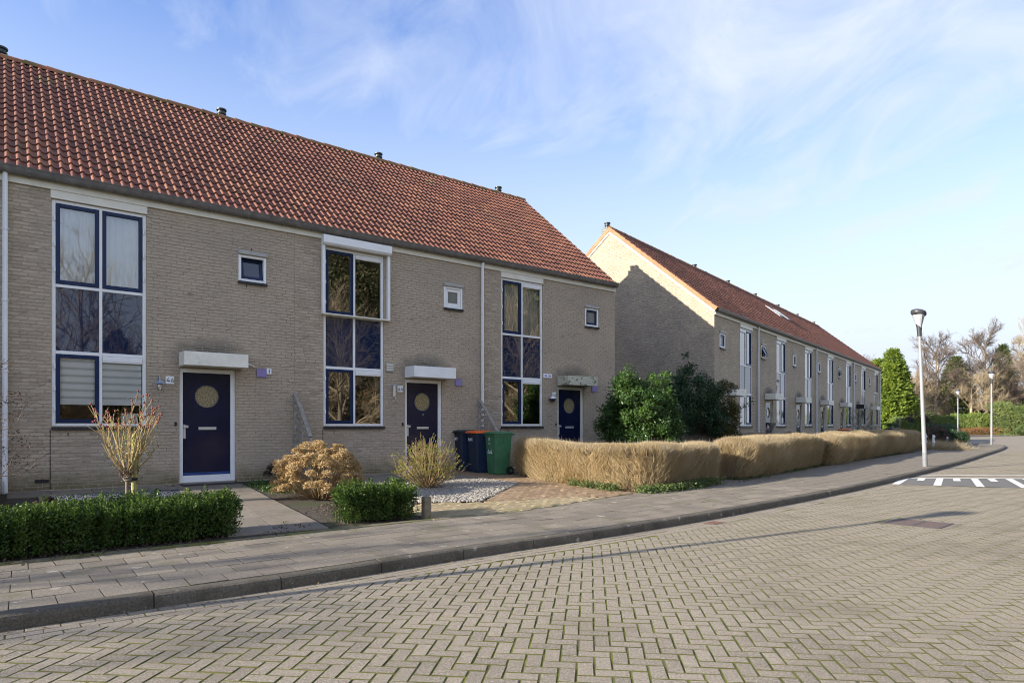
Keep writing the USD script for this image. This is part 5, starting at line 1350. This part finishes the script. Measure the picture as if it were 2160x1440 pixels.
# wooden screens standing out from the wall between the houses
def screen(u, label):
    o = r1(u); s = thing("wooden_screen", label, "fence", (o[0], o[1], 0), A1 - math.pi/2)      # local x runs out from the wall
    put(s, "post", MB().box(.0, .05, -.035, .035, .25, 2.12, .006), OLDWOOD); put(s, "post", MB().box(.86, .92, -.035, .035, .2, 1.20, .006), OLDWOOD)
    rail = np.array([(x, 0, 2.13 - .93*(x/.9)**1.12) for x in np.linspace(0, .9, 9)])
    m = MB(); v = np.array([p + (0, dy, dz) for p in rail for dy, dz in ((-.04, -.02), (.04, -.02), (.04, .025), (-.04, .025))]); f = []
    for i in range(8):
        for j in range(4): f.append([i*4+j, i*4+(j+1) % 4, (i+1)*4+(j+1) % 4, (i+1)*4+j])
    put(s, "top_rail", m.add(v, np.array(f)), OLDWOOD)
    put(s, "middle_batten", MB().box(.44, .47, -.018, .018, .3, 1.62, .004), OLDWOOD)
    z = .34; k = 0
    while z < 1.95:
        xe = .86 if z + .10 < 1.2 else .9*(max(0.0, (2.10 - z - .11)/.93))**(1/1.12)
        if xe > .08: put(s, "slat", MB().add(*_bow(.05, min(xe, .86), z, .088, .016*(1 if k % 2 else -1))), OLDWOOD)
        z += .142; k += 1
def _bow(x0, x1, z, h, amp):
    xs = np.linspace(x0, x1, 6); ys = amp*np.cos((xs-x0)/max(x1-x0, .01)*2*np.pi)*.8 + amp*.2; v = np.array([(x, y + dy, zz) for x, y in zip(xs, ys) for dy, zz in ((-.006, z), (.006, z), (.006, z+h), (-.006, z+h))]); f = []
    for i in range(5):
        for j in range(4): f.append([i*4+j, i*4+(j+1) % 4, (i+1)*4+(j+1) % 4, (i+1)*4+j])
    f += [[3, 2, 1, 0], [20, 21, 22, 23]]
    return v, np.array(f)
screen(-5.96, "sloping grey wooden screen on the wall between doors 46 and window 44")
screen(-1.10, "sloping grey wooden screen behind the three wheeled bins")

# ---------------------------------------------------------------- wheeled bins
def bin_mat(name, c): return mat(name, c, 0.42, 0.18, 5, 0.05, 80)
BB, BLID, BOR, BGR = bin_mat("bin_navy", (0.012, 0.022, 0.045)), bin_mat("bin_lid_dark", (0.010, 0.018, 0.026)), bin_mat("bin_lid_orange", (0.72, 0.125, 0.03)), bin_mat("bin_green", (0.045, 0.135, 0.065))
BRED = bin_mat("bin_lid_red", (0.25, 0.03, 0.04))
def wheelie(label, xy, face, body, lid, text=None, group=None, z=None, sc=1.0):
    z = zg(*xy) if z is None else z
    ang = math.atan2(face[1], face[0]) + math.pi/2          # local -y is the front
    root = thing("wheeled_bin", label, "bin", (xy[0], xy[1], z), ang, group)
    def ringz(w, d0, d1, zz, r_=.04):
        pts = []
        for cx, cy, a0 in ((w-r_, d1-r_, 0), (-w+r_, d1-r_, 90), (-w+r_, d0+r_, 180), (w-r_, d0+r_, 270)):
            for q in range(4): t_ = math.radians(a0 + q*30); pts.append((cx + r_*math.cos(t_), cy + r_*math.sin(t_), zz))
        return np.array(pts)
    R = [ringz(.175, -.19, .17, .015), ringz(.19, -.21, .20, .06), ringz(.225, -.255, .255, .93), ringz(.235, -.27, .27, .935), ringz(.235, -.27, .27, .985), ringz(.20, -.235, .235, .985)]
    v = np.vstack(R); n = 16; f = []
    for i in range(len(R)-1):
        for j in range(n): f.append([i*n+j, i*n+(j+1) % n, (i+1)*n+(j+1) % n, (i+1)*n+j])
    q = MB().add(v, np.array(f)); q.add(R[0], [[0, n-1-k, n-2-k] for k in range(n-2)])
    put(root, "body", q, body, 40)
    for k in (-.12, 0, .12): put(root, "side_rib", MB().box(.205, .236, k-.012, k+.012, .78, .93, .004), body); put(root, "side_rib", MB().box(-.236, -.205, k-.012, k+.012, .78, .93, .004), body)
    R = [ringz(.25, -.30, .27, .987), ringz(.252, -.305, .272, 1.015), ringz(.235, -.285, .255, 1.035), ringz(.15, -.18, .17, 1.058)]
    v = np.vstack(R); f = []
    for i in range(len(R)-1):
        for j in range(n): f.append([i*n+j, i*n+(j+1) % n, (i+1)*n+(j+1) % n, (i+1)*n+j])
    q = MB().add(v, np.array(f)); q.add(R[-1], [[0, k+1, k+2] for k in range(n-2)]); q.add(R[0], [[0, n-1-k, n-2-k] for k in range(n-2)])
    ld = put(root, "lid", q, lid, 40); put(ld, "lid_grip", MB().box(-.09, .09, -.335, -.29, .995, 1.015, .006), lid)
    put(root, "handle", MB().tube([(-.2, .27, .96), (-.2, .345, .985), (.2, .345, .985), (.2, .27, .96)], .016, 8), body, 40)
    for s in (-1, 1):
        w = MB().tube([(s*.205, .19, .10), (s*.25, .19, .10)], .10, 16); wh = put(root, "wheel", w, BLACKP, 40); put(wh, "hub", MB().tube([(s*.25, .19, .10), (s*.256, .19, .10)], .035, 10), body, 40)
    put(root, "axle", MB().tube([(-.21, .19, .10), (.21, .19, .10)], .012, 6), IRON, 40)
    def fy(zz): return -.21 - (zz-.06)/.87*.045 - .002
    for t, hh, zz, xx in (text or []):
        m_ = meshkit.text_mesh(t, hh, .002, bold=.05 < hh < .1); w_ = np.array(m_.vertices); w_[:, 0] -= w_[:, 0].max()/2
        put(root, "lettering", (np.c_[w_[:, 0] + xx, fy(zz + w_[:, 1]) - w_[:, 2], zz + w_[:, 1]], m_.faces), WHITEINK)
    return root
FB = (-.80, -.60)
wheelie("navy wheeled bin with dark lid, leftmost of the three bins", (-1.20, 16.75), FB, BB, BLID, [("BWC", .065, .80, -.07)])
wheelie("navy wheeled bin with bright orange lid, between the other two", (-.80, 16.40), FB, BB, BOR, [("BWC", .065, .80, -.06)])
wheelie("green wheeled bin with hand painted 44 beside the straw hedge", (-.33, 16.02), FB, BGR, BGR, [("S", .07, .83, -.04), ("18", .045, .74, -.04), ("44", .12, .50, -.03)])

# ---------------------------------------------------------------- straw hedges and shrubs
straw_hedge("tall straw coloured hedge around the garden of number 42", [[(.34, 16.0), (1.05, 14.6), (2.35, 13.05), (3.1, 13.75), (4.62, 15.55)]], .85, .90, 62000, 61)
straw_hedge("straw coloured hedge block at the pavement right of the garden of 42", [[(5.25, 15.85), (7.0, 17.95), (9.75, 21.35)]], .95, 1.0, 46000, 62)
straw_hedge("longest straw coloured hedge block, ending by the leaning street lamp", [[(9.95, 21.2), (14.6, 27.0), (20.3, 33.5)]], 1.05, 1.03, 60000, 66)
straw_hedge("dull greyish hedge in the shade behind the long straw hedge", [[(5.0, 20.6), (8.5, 24.0), (13.5, 29.8)]], .6, .88, 24000, 63, tone=leaf("dull_stem", (0.20, 0.165, 0.13), (0.30, 0.25, 0.20), .2, .7, .9))
shrub("laurel_shrub", "big glossy green laurel shrub at the corner of number 42", (3.62, 18.35), (.98, .98), 2.5, LAUREL, 64, 360, 90, .085, lump=.30)
shrub("holly_shrub", "dark green pointed holly in front of the gable wall", (6.0, 22.2), (.92, .92), 2.95, DARKLEAF, 65, 300, 80, .085, lump=.32)
shrub("variegated_shrub", "yellowish green shrub against the gable, right of the dark holly", (7.15, 22.6), (.62, .62), 2.55, OLIVE, 66, 170, 75, .075, lump=.35)
rr = np.random.default_rng(67)
br = thing("wild_branch", "thin leafy branch sticking out beyond the yellowish shrub", "branch", (7.6, 22.75, 1.9))
m = MB().tube([(-.5, 0, -.5), (-.1, 0, -.05), (.35, -.05, .15), (.75, -.1, .42)], [.014, .010, .007, .003], 5, False); put(br, "stem", m, TWIG)
P = np.array([(-.1, 0, -.05)]) + np.linspace(0, 1, 120)[:, None]*np.array([(.85, -.1, .45)]) + rr.normal(0, .05, (120, 3)); put(br, "leaves", leaves(P, rr.normal(0, 1, (120, 3)), .08, .035, rr), DARKLEAF)

# ground ivy and weeds along hedge feet
def weeds(name, label, pts, width, n, seed, mt=None, size=.05, h=.12):
    rr = np.random.default_rng(seed); p = resample(np.array(pts, float), .05); i = rr.integers(0, len(p), n)
    b = p[i] + rr.normal(0, width, (n, 2)); z = ground_at(b); dens = meshkit.noise(np.c_[b*2.2, np.zeros(n)], seed) > .42
    b, z = b[dens], z[dens]; P = np.c_[b, z + rr.uniform(0, h, len(b))**1.3]
    sz = size*rr.uniform(.5, 1.3, len(b))
    return one(name, leaves(P, rr.normal(0, 1, (len(b), 3))*(1, 1, .5) + (0, 0, .45), sz, sz*.6, rr), mt or GROUNDLEAF, label, "weeds", kind="stuff")
weeds("ground_ivy", "green weeds at the foot of the straw hedge of number 42", [(.95, 14.35), (2.3, 12.55), (3.3, 13.2), (4.6, 14.75)], .12, 5200, 71, h=.22)
weeds("weeds", "green weeds and litter at the foot of the long straw hedge", [(5.2, 15.3), (9.2, 20.3), (14, 26), (18, 30.5)], .13, 5200, 72, h=.12)
weeds("undergrowth", "dark low plants in the bed beside the slab path", [r1(-6.95, .5), r1(-6.95, 2.2), r1(-6.7, 1.2), r1(-6.2, .6)], .16, 2600, 73, BOXLEAF, .045, .10)
weeds("fallen_leaves", "fallen brown leaves on the soil along the garden edges", [r1(-11, 6.0), r1(-8.7, 6.0), r1(-7.2, 5.2), r1(-7.1, 4.4), r1(-6.3, 4.0)], .16, 900, 74, DULLFLOWER, .04, .02)
# moss cushions and grit lying in the gutter
rr = np.random.default_rng(75)

# ---------------------------------------------------------------- street lamps
def street_lamp(label, xy, z=None, lean=(0, 0), rz=0.0, group="street lamps along the pavement"):
    z = zg(*xy) if z is None else z
    root = thing("street_lamp", label, "street lamp", (xy[0], xy[1], z), rz)
    H = 4.25; dx, dy = lean
    P = lambda h: np.array([dx*h/5.1, dy*h/5.1, h])
    put(root, "base_sleeve", MB().tube([P(-.1), P(.45), P(.46)], [.076, .074, .066], 16), LAMPGREY, 40)
    put(root, "pole", MB().tube([P(.46), P(1.2), P(H)], [.066, .062, .042], 16), POLE, 40)
    M = lambda v_: v_ + np.c_[dx*v_[:, 2]/5.1, dy*v_[:, 2]/5.1, np.zeros(len(v_))]
    # slanted collar that reaches up one side as a blade
    th = np.arange(20)/20*2*np.pi; rows = []
    for zz, rad in ((H-.02, .066), (H+.12, .070), (H+.26, .078)): rows.append(np.c_[rad*np.cos(th), rad*np.sin(th), np.full(20, zz)])
    top = rows[-1].copy(); top[:, 2] = H + .26 + .22*np.clip(-np.cos(th), 0, 1)**1.4; top[:, 0] *= 1 + .55*np.clip(-np.cos(th), 0, 1); rows.append(top)
    inn = top*np.array([.8, .8, 1]); rows.append(inn); v = np.vstack(rows); f = []
    for i in range(len(rows)-1):
        for j in range(20): f.append([i*20+j, i*20+(j+1) % 20, (i+1)*20+(j+1) % 20, (i+1)*20+j])
    put(root, "collar", (M(v), np.array(f)), LAMPDARK, 40)
    put(root, "diffuser", MB().add(*lathe([(.058, H+.20), (.085, H+.32), (.14, H+.52), (.185, H+.665), (.0, H+.665)], 24)).moved(M), LAMPGLASS, 40)
    hd = MB().add(*lathe([(.0, H+.66), (.20, H+.662), (.222, H+.70), (.225, H+.75), (.205, H+.80), (.13, H+.835), (.0, H+.845)], 28))
    hd.moved(lambda v_: v_ + np.c_[np.zeros((len(v_), 2)), -.18*(v_[:, 0])])
    put(root, "hood", hd.moved(M), LAMPDARK, 40)
    for s in (-1, 1): put(root, "strut", MB().tube(M(np.array([(-.075*0, s*.075, H+.25), (0, s*.14, H+.5), (0, s*.19, H+.67)])), .008, 6), POLE, 40)
    return root
street_lamp("tall grey street lamp leaning slightly, nearest to the speed ramp", (13.42, 21.25), lean=(-.22, 0), rz=0)
street_lamp("street lamp standing at the rounded tip of the pavement", (33.2, 45.3), rz=.2)
street_lamp("street lamp in front of the green hedge behind the dark shrub", (45.8, 67.2), z=.05, rz=.3)
street_lamp("small distant street lamp among the tan bushes", (53.7, 88.0), z=.05, rz=.3)
street_lamp("street lamp outside the picture whose long shadow crosses the road", (-5.74, 3.50), rz=math.pi/2)

# ---------------------------------------------------------------- gardens past the far row
for k, (x, y, h, r_, lb) in enumerate(((25.6, 42.6, 1.55, .42, "small bright green cone of thuja, left one of the pair by the hedge end"), (25.6, 41.3, 1.72, .46, "small bright green cone of thuja, right one of the pair by the hedge end"))):
    root = thing("cone_thuja", lb, "conifer", (x, y, zg(x, y))); conifer(root, h, r_, 81+k, THUJA, 900, .16, .6, per=7)
rr = np.random.default_rng(83)
c = np.array([23.0, 35.7]); z = zg(*c); root = thing("grass_tuft", "arching tuft of dry grass behind the leaning street lamp", "grass", (c[0], c[1], z))
n = 5200; a = rr.uniform(0, 6.28, n); e = rr.uniform(.25, 1.45, n); D = np.c_[np.cos(a)*np.cos(e), np.sin(a)*np.cos(e), np.sin(e)]; b = rr.normal(0, .42, (n, 2))*np.array([1.5, 1.0])
put(root, "blades", blades(np.c_[b, np.zeros(n)], D, rr.uniform(.5, .95, n), .014, np.c_[D[:, :2]*.5, rr.uniform(-.6, -.2, n)], rr), STRAW)
st = MB(); st.tube([(-.2, .1, 0), (-.2, .1, 1.15)], [.012, .008], 5); put(root, "flower_stalk", st, STEMM)
for k, (dx, dy) in enumerate(((-.75, -.5), (-.40, -.62))):
    x, y = 23.0 + dx, 35.7 + dy; p = thing("white_marker", ["left white painted marker post in the dry grass tuft", "right white painted marker post in the dry grass tuft"][k], "post", (x, y, zg(x, y)), .6)
    put(p, "shaft", MB().box(-.07, .07, -.03, .03, -.05, .86 if k == 0 else .80, .01), WHITE); 
    for q in range(3): put(p, "cross_piece", MB().box(-.11, .11, -.045, -.028, .12 + q*.27, .20 + q*.27, .006), WHITE)
leafbank("clipped_dark_hedge", "long dark green clipped hedge beyond the end of the far row", [(29.8, 50.2), (34.1, 50.6)], .75, 1.45, 9000, .075, DARKLEAF, 84, "hedge", .06)
shrub("dome_shrub", "dark copper coloured dome shaped bush behind the clipped hedge", (37.9, 61.5), (1.35, 1.35), 2.45, PURPLE, 85, 240, 70, .09, lump=.06)
shrub("dark_shrub", "dark green low shrub at the edge of the pavement by the far lamp", (27.15, 40.6), (1.0, .8), .95, DARKLEAF, 86, 200, 60, .07)
shrub("grey_shrub", "greyish faded bush in front of the dark clipped hedge", (27.6, 43.6), (1.1, .7), 1.2, leaf("faded_leaf", (.11, .095, .07), (.20, .17, .13), .2, .7, 2), 87, 150, 60, .06)
shrub("grey_shrub", "pinkish withered bush between the green cones and the lamp", (26.0, 40.2), (.7, .6), 1.15, DULLFLOWER, 88, 110, 60, .06)
shrub("low_shrub", "low dark hedge-like bush just past the last house", (28.3, 47.5), (1.3, .9), 1.25, DARKLEAF, 89, 170, 60, .08)
root = thing("small_tree", "small round topped tree standing by the last house", "tree", (37.0, 62.8, .1)); shrub(root, "", (0, 0), (.8, .8), 1.7, LAUREL, 90, 90, 60, .10, z0=.1, stems=False, name="crown", low=1.4)
put(root, "trunk", MB().tube([(0, 0, -.1), (.02, 0, 1.5)], [.07, .05], 7), BARK)
p = thing("garden_board", "pale grey board edging beside the dark low shrub", "board", (25.9, 38.9, zg(25.9, 38.9)), 1.0); put(p, "panel", MB().box(-.5, .5, -.03, .03, -.05, .52, .01), SLABS[2]); put(p, "upright", MB().box(.45, .53, -.04, .04, -.05, .62, .01), WHITE)

# lids of bins, a bare bush and an arch behind the long hedge
for k, (u, w, bl, ld, lb) in enumerate(((12.0, 2.0, BB, BOR, "wheeled bin with orange lid before the third house of the far row"), (24.6, 2.3, BB, BLID, "wheeled bin with black lid near the fifth house of the far row"), (26.3, 2.4, BB, mat("bin_lid_rust", (.33, .11, .05), .5, .15, 5), "wheeled bin with rust brown lid near the sixth house"), (29.5, 2.4, BGR, BRED, "wheeled bin with dark red lid near the last house"))):
    c = r2(u, w); wheelie(lb, c, (N2[0], N2[1]), bl, ld, z=zg(*c)+.02)
c = r2(16.2, 1.9); root = thing("bare_bush", "leafless grey bush before the fourth house of the far row", "bush", (c[0], c[1], zg(*c))); branch_tree(root, 1.9, 91, .03, .95, 2, TWIG, mat("grey_twig", (.10, .095, .09), .9, .2, 3), nmain=16, first=.03, kids=(7, 5, 3), twig_r=.005, up=.5)
c = r2(25.6, 2.6); root = thing("garden_arch", "pale curved willow ornament showing above the long hedge", "ornament", (c[0], c[1], zg(*c)), A2)
th = np.linspace(-.4, 2.9, 20); put(root, "hoop", MB().tube(np.c_[.42*np.cos(th), np.zeros(20), 1.15 + .62*np.sin(th)], .022, 6), PALETWIG, 60)
put(root, "hoop", MB().tube(np.c_[-.35 + .12*np.cos(th), np.zeros(20), 1.0 + .85*np.sin(th)], .02, 6), PALETWIG, 60); put(root, "upright", MB().tube([(.38, 0, 0), (.42, 0, 1.0)], .022, 6), PALETWIG, 60); put(root, "upright", MB().tube([(-.45, 0, 0), (-.42, 0, 1.2)], .022, 6), PALETWIG, 60)
c = r2(6.55, .12); b_ = thing("hanging_basket", "dark hanging basket on the wall beside the second door of the far row", "basket", (c[0], c[1], 1.55), A2); put(b_, "cone", MB().add(*lathe([(0, -.42), (.14, -.12), (.19, .02), (.17, .03), (0, 0)], 14)), OLDWOOD, 40); put(b_, "bracket", MB().tube([(0, .12, .5), (0, 0, .5), (0, 0, .03)], .01, 5), BLACKP)

# ---------------------------------------------------------------- far background: hedge, bushes, trees
leafbank("ivy_hedge", "wall of green ivy and shrubs closing the end of the street", [(57.5, 101.5), (66, 100.5), (73.5, 99.5)], 1.6, 3.0, 18000, .20, IVY, 101)
leafbank("leafy_bank", "tall dark green leafy bank at the right edge behind the lamp", [(72.5, 99.0), (80, 97.0), (90, 93.0)], 2.4, 4.2, 22000, .20, BANK, 102)
leafbank("rusty_ground_cover", "strip of rust coloured ground cover before the ivy wall", [(58.5, 98.6), (66, 98.0), (74, 97.6)], .9, 1.0, 6000, .14, RUST, 103, "ground cover")
leafbank("lime_bushes", "yellow green bushes behind the dome shaped bush", [(50.5, 92), (55, 96), (58.5, 100.5)], 1.5, 2.3, 7000, .18, LIME, 104, "bushes")
leafbank("rusty_bushes", "orange brown bushes past the small round topped tree", [(47.5, 86), (51, 91)], 1.4, 2.0, 4500, .15, RUST, 105, "bushes")
shrub("low_green_bush", "bright low bush on the far verge at the right edge", (75.0, 93.4), (2.6, 1.6), 1.5, GROUNDLEAF, 106, 160, 60, .16, z0=0.0, stems=False)
leafbank("verge_hedge", "green hedge running behind the gardens of the far row", [(36, 60), (41, 70), (48, 82)], 1.2, 1.9, 8000, .16, IVY, 107)

for k, (x, y, h, r_, mt_, n_, lb) in enumerate(((45.7, 78.5, 10.4, 1.75, THUJA, 1900, "bright yellow green conifer rising beside the last house"), (47.2, 79.8, 8.9, 1.6, THUJA, 1300, "shorter yellow green conifer leaning on the bright one, to its right"), (44.4, 79.3, 9.3, 1.4, THUJA, 1200, "slim yellow green conifer half hidden by the last house"), (50.5, 91.0, 9.0, 2.4, THUJA, 2200, "lower yellow green conifer behind the bright one"), (80.0, 118.0, 13.6, 4.0, OLDFIR, 2000, "dark green spruce behind the lamp at the pavement tip"), (91.5, 122.0, 16.3, 3.0, OLDFIR, 1700, "tallest dark pointed spruce near the right edge"), (75.5, 119, 9.0, 4.5, OLDFIR, 1500, "broad low dark conifer between the bare trees"), (86.5, 115, 11.5, 3.2, OLDFIR, 1500, "dark conifer behind the leafy bank"))):
    root = thing("conifer", lb, "conifer", (x, y, 0)); conifer(root, h, r_, 110+k, mt_, n_, 1.05 if mt_ is THUJA else 1.3, .50 if mt_ is THUJA else .75, base=.04, per=9)
for k, (x, y, h, sp, tr, mb_, lb, kw) in enumerate((
    (67.0, 103.0, 16.2, 4.6, .36, TWIG, "tall bare tree with a thick trunk right of the leaning lamp", dict(nmain=14, first=.26, up=.5)),
    (61.8, 101.5, 9.0, 3.9, .30, PALETWIG, "tan twiggy tree before the tall bare one", dict(nmain=13, first=.10, up=.35)),
    (55.5, 97.0, 8.6, 4.2, .26, PALETWIG, "broad tan bush-like tree left of the leaning lamp", dict(nmain=15, first=.05, up=.30)),
    (51.5, 94.5, 7.6, 3.9, .24, PALETWIG, "low tan bush-like tree beside the bright conifer", dict(nmain=15, first=.05, up=.30)),
    (76.0, 104.5, 17.6, 5.0, .40, TWIG, "tall bare tree with spreading limbs behind the pavement tip lamp", dict(nmain=14, first=.22, up=.5)),
    (72.5, 102.5, 9.6, 4.6, .34, PALETWIG, "pale barked tree with crooked low limbs by the lamp", dict(nmain=11, first=.16, up=.30)),
    (84.0, 106.0, 18.6, 4.6, .30, PALETWIG, "slender pale birch-like tree at the right edge", dict(nmain=14, first=.22, up=.62)),
    (82.5, 101.5, 11.0, 4.6, .30, TWIG, "brown twiggy tree at the right edge", dict(nmain=13, first=.12, up=.35)),
    (55.0, 104.0, 8.8, 3.8, .24, PALETWIG, "low tan tree filling the gap behind the lime bushes", dict(nmain=14, first=.06, up=.32)), (66.0, 108.5, 9.6, 4.2, .26, PALETWIG, "tan tree standing behind the ivy wall, left of the pale barked tree", dict(nmain=14, first=.08, up=.35)), (88.5, 110.0, 14.0, 4.6, .30, TWIG, "bare brown tree cut by the right edge of the picture", dict(nmain=12, first=.2, up=.45)),
    (58.5, 108.0, 12.0, 4.0, .28, TWIG, "bare tree far behind the tan bushes", dict(nmain=10, first=.3, up=.5)))):
    x, y = x + 1.6, y + 3.0
    root = thing("bare_tree", lb, "tree", (x, y, 0)); branch_tree(root, h*1.05, 130+k, tr, sp, 3, BARK if mb_ is TWIG else PALETWIG, mb_, kids=(8, 8, 7), twig_r=.0095, **kw)

# ---------------------------------------------------------------- the wood across the street, mirrored in the windows, and trees that shade the left pavement
tr1 = thing("bare_tree", "bare tree across the street, seen only mirrored in the windows", "tree", (11.5, -9.0, 0), 0, "trees mirrored in the windows"); branch_tree(tr1, 11.0, 150, .22, 4.0, 3, BARK, PALETWIG, nmain=13, first=.12, kids=(7, 6, 3), twig_r=.010, up=.45)
tr2 = thing("conifer", "dark conifer across the street, seen only mirrored in the windows", "conifer", (18.0, -6.0, 0), 0, "conifers mirrored in the windows"); conifer(tr2, 11.0, 3.2, 151, SPRUCE, 2600, .8, .8, base=.05)
tr3 = thing("brown_bush", "brown bush across the street, seen only mirrored in the windows", "bush", (9.5, -6.5, 0), 0, "bushes mirrored in the windows"); branch_tree(tr3, 4.6, 152, .10, 2.4, 3, TWIG, PALETWIG, nmain=20, first=.03, kids=(6, 5, 3), twig_r=.007, up=.4)
wrng = np.random.default_rng(160)
AX, NX = np.array([.70, .714]), np.array([.714, -.70])
for k in range(13):
    c = np.array([8.5, -7.5]) + AX*(k*4.2 - 6) + NX*wrng.uniform(2.5, 7)
    copy_of(tr1, "bare_tree", "bare tree across the street, seen only mirrored in the windows", "tree", (c[0], c[1], 0), wrng.uniform(0, 6), "trees mirrored in the windows", wrng.uniform(.55, .85))
for x, y, sc in ((18.6, 13.8, .82), (11.6, 6.4, .74)):
    copy_of(tr1, "bare_tree", "bare tree across the street, seen only mirrored in the windows", "tree", (x, y, 0), 2.0*sc, "trees mirrored in the windows", sc)
for k in range(9):
    c = np.array([8.5, -7.5]) + AX*(k*5.6 - 3) + NX*wrng.uniform(7.5, 10)
    copy_of(tr2, "conifer", "dark conifer across the street, seen only mirrored in the windows", "conifer", (c[0], c[1], 0), wrng.uniform(0, 6), "conifers mirrored in the windows", wrng.uniform(.5, .78))
for k in range(18):
    c = np.array([8.5, -7.5]) + AX*(k*2.6 - 7) + NX*wrng.uniform(-.6, 2.2)
    copy_of(tr3, "brown_bush", "brown bush across the street, seen only mirrored in the windows", "bush", (c[0], c[1], 0), wrng.uniform(0, 6), "bushes mirrored in the windows", wrng.uniform(.55, .8))
q0 = np.array([8.5, -7.5])
leafbank("brown_thicket", "brown thicket across the street, seen only mirrored in the windows", [tuple(q0 + AX*t + NX*1.8) for t in (52, 30, 10, -12)], 1.6, 3.4, 16000, .20, leaf("thicket_leaf", (0.26, 0.17, 0.08), (0.46, 0.33, 0.16), .3, .7, .8), 161, "thicket", .5)
leafbank("green_thicket", "tall evergreen thicket across the street, seen only mirrored in the windows", [tuple(q0 + AX*t + NX*7.5) for t in (52, 30, 12.5)], 2.4, 13.0, 46000, .22, WOODMIX, 162, "thicket", .8)
leafbank("back_thicket", "tallest evergreen trees across the street, seen only mirrored in the windows", [tuple(q0 + AX*t + NX*10.5) for t in (56, 30, 12)], 2.4, 20.0, 24000, .42, OLDFIR, 164, "thicket", .5)
leafbank("olive_thicket", "lower olive thicket across the street, seen only mirrored in the windows", [tuple(q0 + AX*t + NX*7.0) for t in (13, 0, -14)], 2.0, 5.0, 12000, .22, OLIVE, 163, "thicket", .8)
sh1 = thing("bare_tree", "thin bare garden tree outside the picture, streaking the pavement with shade", "tree", (-16.5, -1.2, .1)); branch_tree(sh1, 7.5, 171, .11, 2.3, 2, BARK, TWIG, nmain=9, first=.3, kids=(6, 4, 3), twig_r=.008, up=.5)
sh2 = thing("bare_tree", "second thin bare tree outside the picture, farther left along the pavement", "tree", (-23.0, -6.4, .1)); branch_tree(sh2, 9.0, 172, .15, 2.6, 2, BARK, TWIG, nmain=8, first=.3, kids=(6, 4, 3), twig_r=.009, up=.5)
